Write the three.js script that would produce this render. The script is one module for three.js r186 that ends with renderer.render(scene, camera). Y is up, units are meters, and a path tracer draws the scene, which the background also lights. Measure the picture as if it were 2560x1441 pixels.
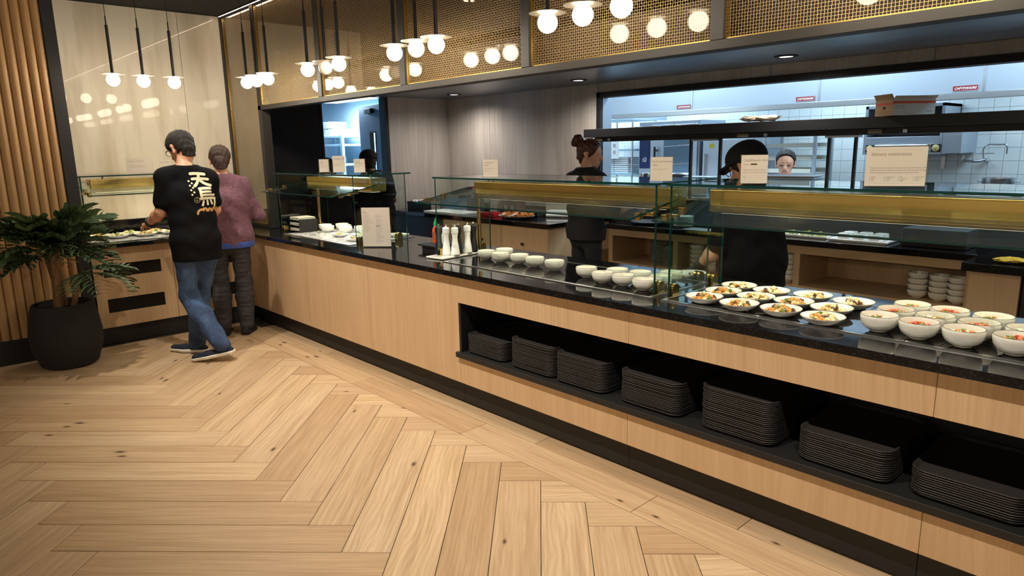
import * as THREE from 'three';
import { RoundedBoxGeometry } from 'three/addons/geometries/RoundedBoxGeometry.js';
import { RectAreaLightUniformsLib } from 'three/addons/lights/RectAreaLightUniformsLib.js';
import { mergeGeometries, mergeVertices } from 'three/addons/utils/BufferGeometryUtils.js';
import { DecalGeometry } from 'three/addons/geometries/DecalGeometry.js';

// ---------------------------------------------------------------- camera, exposure, large lights
RectAreaLightUniformsLib.init();
const scene = new THREE.Scene();
scene.background = new THREE.Color(0x000000);
const renderer = new THREE.WebGLRenderer({ antialias: true });
renderer.toneMapping = THREE.LinearToneMapping;
renderer.toneMappingExposure = 1.0;
renderer.shadowMap.enabled = true;
const camera = new THREE.PerspectiveCamera(2 * Math.atan(720.5 / 1702.14) * 180 / Math.PI, 2560 / 1441, 0.05, 60);
camera.position.set(0, 1.62, 0);
camera.rotation.order = 'YXZ';
camera.rotation.set(-0.20234, 0.8282366, -0.020293);
scene.add(camera);

const WARM = new THREE.Color().setRGB(1.0, 0.86, 0.68);
const WARM2 = new THREE.Color().setRGB(1.0, 0.9, 0.79);
const COOL = new THREE.Color().setRGB(0.6, 0.83, 1.0);
function areaLight(color, intensity, w, h, pos, target) {
  const l = new THREE.RectAreaLight(color, intensity, w, h);
  l.position.set(...pos); scene.add(l); l.lookAt(...target);
  return l;
}
// cool tubes of the kitchen and of the back room, warm downlights of the dining side are set in their builders
const K_KITCHEN = 50, K_BACKROOM = 80, K_DOWN = 14.5, K_PENDANT = 0.55, K_ROOM = 1.1, K_SERVE = 4.4, K_HEAT = 13, K_COVE = 16;

// ---------------------------------------------------------------- helpers
let seed = 7;
function srand(s) { seed = s; }
function rnd(a = 0, b = 1) { seed = (seed * 1664525 + 1013904223) >>> 0; return a + (b - a) * seed / 4294967296; }
const used = {};
function numbered(n) { const k = used[n] = (used[n] ?? -1) + 1; return k ? n + '_' + String(k).padStart(3, '0') : n; }
function tag(o, label, category, group, kind) {
  if (label) o.userData.label = label;
  if (category) o.userData.category = category;
  if (group) o.userData.group = group;
  if (kind) o.userData.kind = kind;
  return o;
}
function thing(name, label, category, [x, y, z] = [0, 0, 0], turn = 0, group) {
  const o = new THREE.Group(); o.name = numbered(name); scene.add(o);
  o.position.set(x, y, z); o.rotation.y = turn;
  return tag(o, label, category, group);
}
function one(name, label, category, geo, mat, [x, y, z] = [0, 0, 0], turn = 0, group) {
  const o = new THREE.Mesh(geo, mat); o.name = numbered(name); scene.add(o);
  o.position.set(x, y, z); o.rotation.y = turn;
  return tag(o, label, category, group);
}
function part(parent, name, geo, mat, pos, rot) {
  const m = new THREE.Mesh(geo, mat); m.name = name; parent.add(m);
  if (pos) m.position.set(...pos);
  if (rot) m.rotation.set(...rot);
  return m;
}
function struct(name, geo, mat, pos) {
  const o = geo ? new THREE.Mesh(geo, mat) : new THREE.Group(); o.name = name; scene.add(o);
  if (pos) o.position.set(...pos);
  o.userData.kind = 'structure';
  return o;
}
function dup(root, [x, y, z], turn, label, group) {
  const r = root.clone(); r.name = numbered(root.name.replace(/_\d{3}$/, '')); scene.add(r);
  r.position.set(x, y, z); if (turn !== undefined) r.rotation.y = turn;
  r.userData = { ...root.userData };
  if (label) r.userData.label = label;
  if (group) r.userData.group = group;
  return r;
}
// uv in metres from the dominant axis; vert: texture u runs along y
function uvm(g, vert = false, off = [0, 0]) {
  g.computeBoundingBox?.();
  const p = g.attributes.position, n = g.attributes.normal, uv = new Float32Array(p.count * 2);
  for (let i = 0; i < p.count; i++) {
    const ax = Math.abs(n.getX(i)), ay = Math.abs(n.getY(i)), az = Math.abs(n.getZ(i));
    const x = p.getX(i), y = p.getY(i), z = p.getZ(i);
    let u, v;
    if (ay >= ax && ay >= az) { u = x; v = z; } else if (ax >= az) { u = z; v = y; } else { u = x; v = y; }
    if (vert) { if (ay >= ax && ay >= az) { u = z; v = x; } else { const t = u; u = v; v = t; } }
    uv[2 * i] = u + off[0]; uv[2 * i + 1] = v + off[1];
  }
  g.setAttribute('uv', new THREE.BufferAttribute(uv, 2));
  return g;
}
const T = (g, x = 0, y = 0, z = 0) => g.translate(x, y, z);
function box(x0, x1, y0, y1, z0, z1, r = 0, vert = false) {
  const w = Math.abs(x1 - x0), h = Math.abs(y1 - y0), d = Math.abs(z1 - z0);
  const g = r ? new RoundedBoxGeometry(w, h, d, 1, Math.min(r, w / 2.01, h / 2.01, d / 2.01)) : new THREE.BoxGeometry(w, h, d);
  T(g, (x0 + x1) / 2, (y0 + y1) / 2, (z0 + z1) / 2);
  return uvm(g, vert);
}
const flat = g => (g.index ? g.toNonIndexed() : g);
function merge(list) {
  return mergeGeometries(list.map(g => { g = flat(g); for (const k of Object.keys(g.attributes)) if (!['position', 'normal', 'uv'].includes(k)) g.deleteAttribute(k); if (!g.attributes.uv) uvm(g); return g; }));
}
function lathe(pts, seg = 32) { return new THREE.LatheGeometry(pts.map(p => new THREE.Vector2(p[0], p[1])), seg); }
function rod(a, b, r0, r1 = r0, seg = 10) {
  const A = new THREE.Vector3(...a), B = new THREE.Vector3(...b), d = B.clone().sub(A), L = d.length();
  const g = new THREE.CylinderGeometry(r1, r0, L, seg);
  g.translate(0, L / 2, 0);
  g.applyQuaternion(new THREE.Quaternion().setFromUnitVectors(new THREE.Vector3(0, 1, 0), d.normalize()));
  return T(g, ...a);
}
function tube(pts, r, seg = 24, rs = 8) { return new THREE.TubeGeometry(new THREE.CatmullRomCurve3(pts.map(p => new THREE.Vector3(...p))), seg, r, rs); }
// convex polygon (x,z), counter-clockwise or not, as a slab with a small chamfer
function slab(poly, y0, y1, ch, uvf) {
  let a = 0; for (let i = 0; i < poly.length; i++) { const p = poly[i], q = poly[(i + 1) % poly.length]; a += p[0] * q[1] - q[0] * p[1]; }
  if (a > 0) poly = poly.slice().reverse();
  const c = poly.reduce((s, p) => [s[0] + p[0] / poly.length, s[1] + p[1] / poly.length], [0, 0]);
  const pos = [], uv = [], n = poly.length;
  const inn = poly.map(p => { const dx = c[0] - p[0], dz = c[1] - p[1], l = Math.hypot(dx, dz); const k = Math.min(0.5, ch * 1.4 / l); return [p[0] + dx * k, p[1] + dz * k]; });
  const V = (p, y) => { pos.push(p[0], y, p[1]); uv.push(...uvf(p)); };
  for (let i = 1; i < n - 1; i++) { V(inn[0], y1); V(inn[i], y1); V(inn[i + 1], y1); }
  for (let i = 0; i < n; i++) {
    const j = (i + 1) % n;
    V(inn[i], y1); V(poly[i], y1 - ch); V(inn[j], y1); V(inn[j], y1); V(poly[i], y1 - ch); V(poly[j], y1 - ch);
    V(poly[i], y1 - ch); V(poly[i], y0); V(poly[j], y1 - ch); V(poly[j], y1 - ch); V(poly[i], y0); V(poly[j], y0);
  }
  const g = new THREE.BufferGeometry();
  g.setAttribute('position', new THREE.Float32BufferAttribute(pos, 3));
  g.setAttribute('uv', new THREE.Float32BufferAttribute(uv, 2));
  g.computeVertexNormals();
  return g;
}
function clip(poly, nx, nz, d) { // keep nx*x+nz*z >= d
  const out = [];
  for (let i = 0; i < poly.length; i++) {
    const p = poly[i], q = poly[(i + 1) % poly.length], a = nx * p[0] + nz * p[1] - d, b = nx * q[0] + nz * q[1] - d;
    if (a >= 0) out.push(p);
    if ((a >= 0) !== (b >= 0)) { const t = a / (a - b); out.push([p[0] + (q[0] - p[0]) * t, p[1] + (q[1] - p[1]) * t]); }
  }
  return out;
}
function area2(poly) { let a = 0; for (let i = 0; i < poly.length; i++) { const p = poly[i], q = poly[(i + 1) % poly.length]; a += p[0] * q[1] - q[0] * p[1]; } return Math.abs(a / 2); }

// ---------------------------------------------------------------- procedural textures
function hash(x, y, s) { let h = (x * 374761393 + y * 668265263 + s * 974711) | 0; h = Math.imul(h ^ (h >>> 13), 1274126177); return ((h ^ (h >>> 16)) >>> 0) / 4294967296; }
function vn(x, y, px, py, s) { // tileable value noise
  const xi = Math.floor(x), yi = Math.floor(y), fx = x - xi, fy = y - yi, u = fx * fx * (3 - 2 * fx), v = fy * fy * (3 - 2 * fy);
  const m = (a, b) => ((a % b) + b) % b, x0 = m(xi, px), x1 = m(xi + 1, px), y0 = m(yi, py), y1 = m(yi + 1, py);
  return (hash(x0, y0, s) * (1 - u) + hash(x1, y0, s) * u) * (1 - v) + (hash(x0, y1, s) * (1 - u) + hash(x1, y1, s) * u) * v;
}
function fbm(u, v, fx, fy, oct, s) { let a = 0, w = 0.5, t = 0; for (let o = 0; o < oct; o++) { a += w * vn(u * fx, v * fy, fx, fy, s + o * 17); t += w; w *= 0.55; fx *= 2; fy *= 2; } return a / t; }
function dataTex(w, h, fn, { srgb = true, size = [1, 1] } = {}) {
  const d = new Uint8Array(w * h * 4);
  for (let y = 0; y < h; y++) for (let x = 0; x < w; x++) {
    const c = fn(x / w, y / h), i = 4 * (y * w + x);
    d[i] = Math.max(0, Math.min(255, c[0])); d[i + 1] = Math.max(0, Math.min(255, c[1])); d[i + 2] = Math.max(0, Math.min(255, c[2])); d[i + 3] = 255;
  }
  const t = new THREE.DataTexture(d, w, h, THREE.RGBAFormat);
  t.wrapS = t.wrapT = THREE.RepeatWrapping; t.magFilter = THREE.LinearFilter; t.minFilter = THREE.LinearMipmapLinearFilter; t.generateMipmaps = true;
  if (srgb) t.colorSpace = THREE.SRGBColorSpace;
  t.repeat.set(1 / size[0], 1 / size[1]); t.needsUpdate = true;
  return t;
}
const mixc = (a, b, t) => [a[0] + (b[0] - a[0]) * t, a[1] + (b[1] - a[1]) * t, a[2] + (b[2] - a[2]) * t];
// u along the grain
function woodTex(o) {
  const { w = 1024, h = 256, size, light, dark, s = 1, fine = 90, streak = 6, knots = [], cath = 0, contrast = 1 } = o;
  return dataTex(w, h, (u, v) => {
    const wob = fbm(u, v, 3, 2, 3, s) - 0.5;
    let vv = v + wob * 0.10, kn = 0;
    for (const [ku, kv, kr] of knots) { const du = (u - ku) * size[0] / 2.2, dv = (v - kv) * size[1], r = Math.hypot(du, dv) / kr; kn = Math.max(kn, Math.exp(-r * r)); vv += Math.sign(dv || 1) * 0.06 * Math.exp(-r * r / 9); }
    const g1 = fbm(u, vv, 4, fine, 2, s + 3), g2 = fbm(u, vv, 2, streak, 3, s + 5), g3 = fbm(u, v, 24, fine * 2, 1, s + 9);
    let t = 0.45 * g1 + 0.45 * g2 + 0.1 * g3;
    if (cath) t += cath * (0.5 + 0.5 * Math.sin((vv * 9 + (u - 0.5) * (u - 0.5) * 6 + wob * 2) * 6.283)) - cath * 0.5;
    t = (t - 0.5) * 1.9 * contrast + 0.42;
    let c = mixc(light, dark, Math.max(0, Math.min(1, t)));
    if (kn > 0.02) c = mixc(c, [dark[0] * 0.42, dark[1] * 0.36, dark[2] * 0.3], Math.min(0.85, kn));
    return c;
  }, { size });
}
const plain = (hex, rough = 0.6, extra = {}) => new THREE.MeshPhysicalMaterial({ color: hex, roughness: rough, ...extra });
const M = {};
M.planks = [];
{
  const L = [[199, 172, 138], [193, 166, 131], [203, 177, 143], [188, 159, 124], [196, 168, 132], [205, 178, 142]];
  for (let i = 0; i < 6; i++) {
    srand(40 + i);
    const kn = []; const nk = [1, 0, 1, 0, 2, 0][i]; for (let k = 0; k < nk; k++) kn.push([rnd(0.1, 0.9), rnd(0.2, 0.8), rnd(0.006, 0.012)]);
    const map = woodTex({ size: [1.24, 0.21], light: L[i], dark: L[i].map((c, j) => c * [0.82, 0.78, 0.73][j]), s: 11 * i + 2, fine: 26, streak: 4, knots: kn, cath: 0.04 + 0.06 * (i % 3), contrast: 0.85 });
    M.planks.push(new THREE.MeshPhysicalMaterial({ map, roughness: 0.42, specularIntensity: 0.5 }));
  }
}
M.grout = plain(0x2f2419, 0.9);
M.maple = new THREE.MeshPhysicalMaterial({ map: woodTex({ w: 512, h: 1024, size: [1.6, 1.0], light: [213, 182, 142], dark: [191, 156, 116], s: 71, fine: 120, streak: 14, contrast: 0.75 }), roughness: 0.45 });
M.taupe = new THREE.MeshPhysicalMaterial({ map: woodTex({ w: 512, h: 1024, size: [2.6, 1.25], light: [206, 197, 189], dark: [174, 163, 155], s: 91, fine: 90, streak: 13, contrast: 0.9 }), roughness: 0.3 });
M.slat = new THREE.MeshPhysicalMaterial({ map: woodTex({ w: 512, h: 256, size: [1.8, 0.4], light: [188, 150, 102], dark: [158, 120, 76], s: 101, fine: 80, streak: 10, contrast: 0.7 }), roughness: 0.55 });
M.stone = new THREE.MeshPhysicalMaterial({
  map: dataTex(512, 512, (u, v) => { const w = fbm(u, v, 3, 4, 4, 5), a = fbm(u + w * 0.06, v, 2, 14, 4, 31), b = fbm(u, v, 40, 40, 2, 77); return mixc([224, 215, 196], [198, 185, 161], Math.max(0, Math.min(1, (a - 0.42) * 2.6 + (b - 0.5) * 0.12))); }, { size: [2.2, 1.6] }),
  roughness: 0.5, specularIntensity: 0.3, clearcoat: 1, clearcoatRoughness: 0.008
});
M.black = plain(0x17171a, 0.55);
M.kick = plain(0x1a1917, 0.6);
M.granite = new THREE.MeshPhysicalMaterial({ map: dataTex(256, 256, (u, v) => { const k = fbm(u, v, 90, 90, 2, 9), s = k > 0.66 ? 34 : 13 + k * 8; return [s, s, s + 2]; }, { size: [0.5, 0.5] }), roughness: 0.07, specularIntensity: 0.8 });
M.darkwall = plain(0x14151d, 0.75);
M.ceil = plain(0x1d1e20, 0.8);
M.ceilGloss = plain(0x8b9098, 0.34, { metalness: 0.9 });
M.bronze = plain(0x2b2825, 0.5, { metalness: 0.3 });
M.bronzeDark = plain(0x2e2a27, 0.5, { metalness: 0.4 });
M.wire = plain(0xcfb480, 0.4, { metalness: 0.45 });
M.meshBack = plain(0x241b16, 0.8);
M.brass = plain(0xc4a768, 0.22, { metalness: 1 });
M.brassBar = plain(0xdcbd70, 0.27, { metalness: 1 });
M.discMetal = plain(0x9a9182, 0.35, { metalness: 0.8 });
M.steel = plain(0xc9ccd0, 0.28, { metalness: 1 });
M.steelSoft = plain(0xb9c3cf, 0.42, { metalness: 0.75 });
M.chrome = plain(0xe4e6e8, 0.08, { metalness: 1 });
M.glass = new THREE.MeshPhysicalMaterial({ color: 0xf4fbf8, roughness: 0.01, transmission: 1, thickness: 0, ior: 1.5 });
M.pane = new THREE.MeshPhysicalMaterial({ color: 0xffffff, roughness: 0.01, transmission: 1, thickness: 0, ior: 1.5 });
M.glassEdge = plain(0x0d3532, 0.12, { specularIntensity: 1 });
M.acrylic = new THREE.MeshPhysicalMaterial({ color: 0xffffff, roughness: 0.03, transmission: 1, thickness: 0, ior: 1.49 });
M.hob = plain(0x0a0a0c, 0.05, { specularIntensity: 0.9 });
M.china = plain(0xe6e2d6, 0.16, { clearcoat: 0.5, clearcoatRoughness: 0.1 });
M.chinaRim = plain(0x3a342e, 0.3);
M.whitePlate = plain(0xf2f1ee, 0.15, { clearcoat: 0.5, clearcoatRoughness: 0.1 });
M.tray = plain(0x302d2a, 0.5);
M.paper = plain(0xd9d2c6, 0.7);
M.glow = new THREE.MeshStandardMaterial({ color: 0xffffff, emissive: new THREE.Color().setRGB(1, 0.9, 0.7), emissiveIntensity: 11 });
M.opalOff = plain(0xe9e1cf, 0.15);
M.white = plain(0xf0f2f2, 0.4);
M.tile = plain(0xe9f0f0, 0.12, { clearcoat: 0.4 });
M.tileGrout = plain(0x8d9698, 0.9);
function emis(rgb, k) { return new THREE.MeshStandardMaterial({ color: 0x222222, emissive: new THREE.Color().setRGB(...rgb), emissiveIntensity: k }); }
// ================================================================ structure
const XW = -7.43, ZM = -2.85, ZB = -5.72, HC = 0.885, CEIL = 3.0, SOF = 2.27;
// ---- dining floor: herringbone planks and two border courses
const floor = struct('floor', null);
part(floor, 'floor_bed', box(-7.6, 3.5, -0.12, -0.004, ZB - 3.4, 4.6), M.grout);
part(floor, 'service_floor', box(XW, 3.4, -0.02, 0.0, ZB, -2.66), plain(0x4c4744, 0.6));
{
  const W = 0.206, L = 1.236, off = [-2.483, -3.121], gp = 0.0016, S2 = Math.SQRT1_2;
  srand(5);
  const add = (poly, ax, vi, o) => {
    if (poly.length < 3 || area2(poly) < 0.002) return;
    const m = M.planks[vi];
    const ou = Math.floor(rnd(0, 5)) * 0.27, ov = 0, fl = rnd() < 0.5 ? -1 : 1;
    part(floor, 'plank', slab(poly, -0.004, 0, 0.0012, p => { const dx = p[0] - o[0], dz = p[1] - o[1]; return [fl * (dx * ax[0] + dz * ax[1]) + ou, -dx * ax[1] + dz * ax[0] + ov]; }), m);
  };
  const xz = (v, u) => [(u + v) * S2, (u - v) * S2];
  const clipAll = poly => { let p = clip(poly, 0, 1, -2.2735); p = clip(p, 1, 0, -6.575); p = clip(p, 0, -1, -1.9); p = clip(p, -1, 0, -1.2); return p; };
  for (let m = -6; m <= 6; m++) for (let k = -40; k <= 40; k++) {
    const bv = off[0] + k * W + m * (L + W), bu = off[1] + k * W + m * (W - L);
    for (const t of [0, 1]) {
      const [v0, v1, u0, u1] = t ? [bv + L, bv + L + W, bu + W - L, bu + W] : [bv, bv + L, bu, bu + W];
      const c = xz((v0 + v1) / 2, (u0 + u1) / 2);
      if (c[0] < -7.4 || c[0] > 1.9 || c[1] < -3.0 || c[1] > 2.6) continue;
      const poly = clipAll([xz(v0 + gp, u0 + gp), xz(v1 - gp, u0 + gp), xz(v1 - gp, u1 - gp), xz(v0 + gp, u1 - gp)]);
      add(poly, t ? [S2, S2] : [S2, -S2], Math.floor(rnd(0, 6)), t ? xz(v0, u0) : xz(v0, u0));
    }
  }
  for (const [z0, z1, x0] of [[-2.481, -2.276, -4.184], [-2.66, -2.484, -3.775]])
    for (let k = -2; k <= 4; k++) {
      const a = x0 + k * 1.2315, poly = clip([[a + gp, z0], [a + 1.2315 - gp, z0], [a + 1.2315 - gp, z1], [a + gp, z1]], 1, 0, -6.575);
      add(poly, [1, 0], Math.floor(rnd(0, 6)), [a, z0]);
    }
}
// ---- dining shell
struct('ceiling', box(-7.6, 3.5, CEIL, CEIL + 0.15, ZM + 0.02, 4.6), M.ceil);
{
  const wl = struct('wall_left', null);
  part(wl, 'wall_core', box(-6.85, -6.6, 0, CEIL, -1.13, 4.6), M.black);
  for (let i = 0; i < 42; i++) { // half-round wooden slats
    const g = new THREE.CylinderGeometry(0.034, 0.034, CEIL - 0.2, 10, 1, false, 0, Math.PI);
    g.rotateY(0); uvm(g, true, [i * 0.37, i * 0.11]);
    part(wl, 'slat', g, M.slat, [-6.6, 0.2 + (CEIL - 0.2) / 2, -1.165 + i * 0.0655]);
  }
  struct('baseboard_left', box(-6.6, -6.565, 0, 0.2, -1.13, 4.6, 0.004), M.black);
  struct('trim_1', box(-6.65, -6.565, 0, CEIL, -1.22, -1.13, 0.004), M.black);
  struct('wall_alcove', box(XW - 0.1, -6.65, 0, CEIL, -1.22, -1.13), M.black);
  const ww = struct('wall_station', null);
  part(ww, 'wall_core', box(XW - 0.16, XW - 0.012, 0, CEIL, ZM, -1.22), M.black);
  for (const [z0, z1] of [[-2.412, -1.22], [ZM + 0.03, -2.415]]) part(ww, 'stone_panel', box(XW - 0.012, XW, 1.018, CEIL - 0.004, z0, z1, 0.0015, true), M.stone);
  struct('wall_right', box(3.4, 3.5, 0, CEIL, ZM, 4.6), plain(0xa8987f, 0.8));
  struct('wall_back', box(-6.85, 3.5, 0, CEIL, 4.5, 4.6), plain(0xa39379, 0.8));
}
// ---- mesh partition above the counter
{
  const g = struct('wall_mesh', null);
  const bot = 2.03, top = CEIL, xR = 3.4, mull = [-6.62, -5.385, -4.165, -2.925, -1.706, -0.487, 0.732, 1.951, 3.17];
  part(g, 'bottom_rail', box(-6.66, xR, bot, bot + 0.042, ZM - 0.06, ZM + 0.03, 0.003), M.bronze);
  part(g, 'top_rail', box(XW, xR, top - 0.02, top, ZM - 0.06, ZM + 0.02), M.bronzeDark);
  part(g, 'bottom_rail', box(XW, -6.66, HC + 0.002, HC + 0.03, ZM - 0.05, ZM + 0.02), M.bronze);
  part(g, 'corner_post', box(XW, XW + 0.05, HC + 0.002, top, ZM - 0.04, ZM + 0.03), M.bronzeDark);
  for (let i = 0; i < mull.length; i++) part(g, 'mullion', box(mull[i] - 0.034, mull[i] + 0.034, i ? bot + 0.042 : HC + 0.002, top, ZM - 0.06, ZM + 0.03, 0.003), M.bronze);
  const pitch = 0.0137, rad = 0.0014, amp = 0.0016;
  const zig = (n, vertical) => { // one crimped wire of n cells, three-sided
    const pos = [], idx = [];
    for (let i = 0; i <= n; i++) { const o = (i % 2 ? 1 : -1) * amp; for (let k = 0; k < 3; k++) { const a = k * 2.0944, c = Math.cos(a) * rad, s = Math.sin(a) * rad; vertical ? pos.push(c, i * pitch, o + s) : pos.push(i * pitch, c, -o + s); } }
    for (let i = 0; i < n; i++) for (let k = 0; k < 3; k++) { const a = i * 3 + k, b = i * 3 + (k + 1) % 3; idx.push(a, b, a + 3, b, b + 3, a + 3); }
    const q = new THREE.BufferGeometry(); q.setAttribute('position', new THREE.Float32BufferAttribute(pos, 3)); q.setIndex(idx); q.computeVertexNormals(); uvm(q); return q;
  };
  const panel = (x0, x1, y0, y1) => {
    const nx = Math.floor((x1 - x0) / pitch), ny = Math.floor((y1 - y0) / pitch);
    const mk = (geo, n, f) => { const im = new THREE.InstancedMesh(geo, M.wire, n); const m4 = new THREE.Matrix4(); for (let i = 0; i < n; i++) { f(m4, i); im.setMatrixAt(i, m4); } im.name = 'wire_mesh'; im.userData.kind = 'stuff'; g.add(im); };
    mk(zig(ny, true), nx, (m, i) => m.makeRotationY(i % 2 ? Math.PI : 0).setPosition(x0 + (i + 0.5) * pitch, y0, ZM - 0.012));
    mk(zig(nx, false), ny, (m, i) => m.makeRotationX(i % 2 ? Math.PI : 0).setPosition(x0 + pitch / 2, y0 + (i + 0.5) * pitch, ZM - 0.012));
    part(g, 'glass_pane', box(x0, x1, y0, y1, ZM + 0.004, ZM + 0.01), M.pane);
    const r = 0.007; // thin gilt bead around each panel
    part(g, 'bead', merge([box(x0, x1, y0, y0 + r, ZM - 0.02, ZM + 0.016), box(x0, x0 + r * 0.5, y0, y1, ZM - 0.02, ZM + 0.016), box(x1 - r * 0.5, x1, y0, y1, ZM - 0.02, ZM + 0.016)]), M.brassBar);
  };
  panel(XW + 0.05, -6.66, HC + 0.03, top - 0.02);
  for (let i = 0; i < 7; i++) panel(mull[i] + 0.034, mull[i + 1] - 0.034, bot + 0.042, top - 0.02);
  part(g, 'backing', box(XW, xR, bot + 0.05, top, ZM - 0.075, ZM - 0.062), M.meshBack);
  part(g, 'backing', box(XW, -6.66, HC + 0.002, bot + 0.05, ZM - 0.075, ZM - 0.062), M.meshBack);
}
// ---- serving alley behind the counter
struct('ceiling_service', box(XW, 3.4, SOF, SOF + 0.05, ZB, ZM - 0.062), M.ceilGloss);
struct('roof_service', box(XW, 3.4, CEIL, CEIL + 0.15, ZB, ZM + 0.02), M.ceil);
struct('wall_service_side', box(3.4, 3.5, 0, CEIL, ZB - 3.2, ZM), M.taupe);
{
  const w = struct('wall_service_left', null);       // dark panel, doorway, taupe panel
  part(w, 'dark_panel', box(XW - 0.1, XW, 0, CEIL, -3.875, ZM - 0.06), M.darkwall);
  part(w, 'door_jamb', box(XW - 0.13, XW + 0.012, 0, SOF, -4.79, -4.745, 0.003), M.black);
  part(w, 'door_jamb', box(XW - 0.13, XW + 0.006, 0, SOF, -3.9, -3.87, 0.003), M.black);
  part(w, 'lintel', box(XW - 0.1, XW, SOF, CEIL, -4.79, -3.87), M.darkwall);
  part(w, 'laminate_panel', box(XW - 0.1, XW, 0, CEIL, ZB - 0.1, -4.79, 0.002, true), M.taupe);
  const b = struct('wall_kitchen', null);            // taupe wall with the serving window
  const wx0 = -4.84, wt = 2.177;
  const cuts = [XW, -6.589, -5.37, wx0];
  for (let i = 0; i < 3; i++) part(b, 'laminate_panel', box(cuts[i] + 0.0015, cuts[i + 1] - 0.0015, 0, SOF, ZB - 0.1, ZB, 0.002, true), M.taupe);
  const cu = [wx0, -4.165, -2.93, -1.691, -0.45, 0.79, 3.4];
  for (let i = 0; i < 6; i++) part(b, 'laminate_panel', box(cu[i] + 0.0015, cu[i + 1] - 0.0015, wt, SOF, ZB - 0.1, ZB, 0.002, true), M.taupe);
  part(b, 'upper_wall', box(XW, 3.4, SOF, CEIL, ZB - 0.1, ZB), M.white);
  part(b, 'sill_wall', box(wx0, 3.4, 0, 1.12, ZB - 0.1, ZB), M.black);
  const wf = struct('window_1', null);
  part(wf, 'window_frame', box(wx0, 3.4, wt - 0.055, wt, ZB - 0.11, ZB + 0.02, 0.003), M.black);
  part(wf, 'window_frame', box(wx0, wx0 + 0.055, 1.1, wt, ZB - 0.11, ZB + 0.02, 0.003), M.black);
  part(wf, 'window_reveal', box(wx0 + 0.055, wx0 + 0.062, 1.12, wt - 0.055, ZB - 0.16, ZB - 0.02), M.steelSoft);
  part(wf, 'window_sill', box(wx0 + 0.02, 3.4, 1.1, 1.13, ZB - 0.45, ZB + 0.03, 0.004), M.steel);
}
// ---- kitchen shell
const KZ = -8.9;
struct('ceiling_kitchen', box(-8, 3.5, CEIL, CEIL + 0.1, KZ - 0.1, ZB), M.white);
struct('wall_kitchen_side', box(-8.1, -8, 0, CEIL, KZ - 0.1, ZB), M.white);
struct('floor_kitchen', box(-8, 3.4, -0.004, 0.0, KZ, ZB - 0.1), plain(0x7a5a4a, 0.7));
{
  const w = struct('wall_tiled', box(-8, 3.5, 0, CEIL, KZ - 0.1, KZ), M.tileGrout);
  const s = 0.141, gp = 0.0025, g0 = new RoundedBoxGeometry(s - gp, s - gp, 0.008, 1, 0.002), rest = [];
  for (let i = -60; i < 20; i++) for (let j = 0; j < 21; j++) {
    const x = i * s + 0.03, y = j * s + 0.045;
    if (x < -7.9 || x > 3.3) continue;
    const near = x > -4.55 && x < -1.15 && y > 0.95 && y < 2.35;
    if (near) part(w, 'tile', g0, M.tile, [x, y, KZ + 0.004]); else { const q = new THREE.BoxGeometry(s - gp, s - gp, 0.008); rest.push(T(q, x, y, KZ + 0.004)); }
  }
  const r = part(w, 'tile_field', merge(rest), M.tile); r.userData.kind = 'stuff';
}
// ---- back room beyond the doorway
{
  const pale = plain(0xc9dcea, 0.5);
  struct('wall_back_room', box(-10.7, XW - 0.1, 0, 2.9, -5.6, -5.5), pale);
  struct('wall_back_room_far', box(-10.8, -10.7, 0, 2.9, -5.6, ZM), pale);
  struct('wall_back_room_near', box(-10.7, XW - 0.16, 0, 2.9, ZM - 0.1, ZM), pale);
  struct('ceiling_back_room', box(-10.7, XW - 0.1, 2.37, 2.47, -5.6, ZM), pale);
  struct('floor_back_room', box(-10.7, XW - 0.1, -0.02, 0, -5.5, ZM), plain(0x5b4b43, 0.7));
}
// ================================================================ lamps
// dining downlights (recessed, above the aisle)
{
  const can = merge([lathe([[0.062, 0], [0.075, 0], [0.075, 0.004], [0.06, 0.012], [0.05, 0.06], [0, 0.06]], 24)]);
  const lens = new THREE.CircleGeometry(0.05, 20).rotateX(Math.PI / 2);
  const lm = emis([1, 0.82, 0.58], 14);
  for (const [x, z, k] of [[-5.3, -1.3, 0.85], [-4.2, -1.3, 1.05], [-2.95, -1.25, 1], [-1.55, -1.25, 0.95], [-0.15, -1.25, 0.8], [-1.0, 0.6, 0.5], [1.2, 0.4, 0.6]]) {
    const t = thing('ceiling_downlight', 'small round downlight recessed in the dark ceiling above the aisle', 'downlight', [x, CEIL - 0.004, z], 0, 'aisle downlights');
    part(t, 'trim_ring', can, M.black); part(t, 'lamp_lens', lens, lm, [0, 0.002, 0]);
    const l = new THREE.SpotLight(WARM2, K_DOWN * k, 0, 0.74, 0.85, 2);
    l.position.set(0, -0.012, 0); l.shadow.radius = 1.2; t.add(l); l.target.position.set(0, -3, z < 0 ? -0.95 : 0); t.add(l.target);
  }
}
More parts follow.
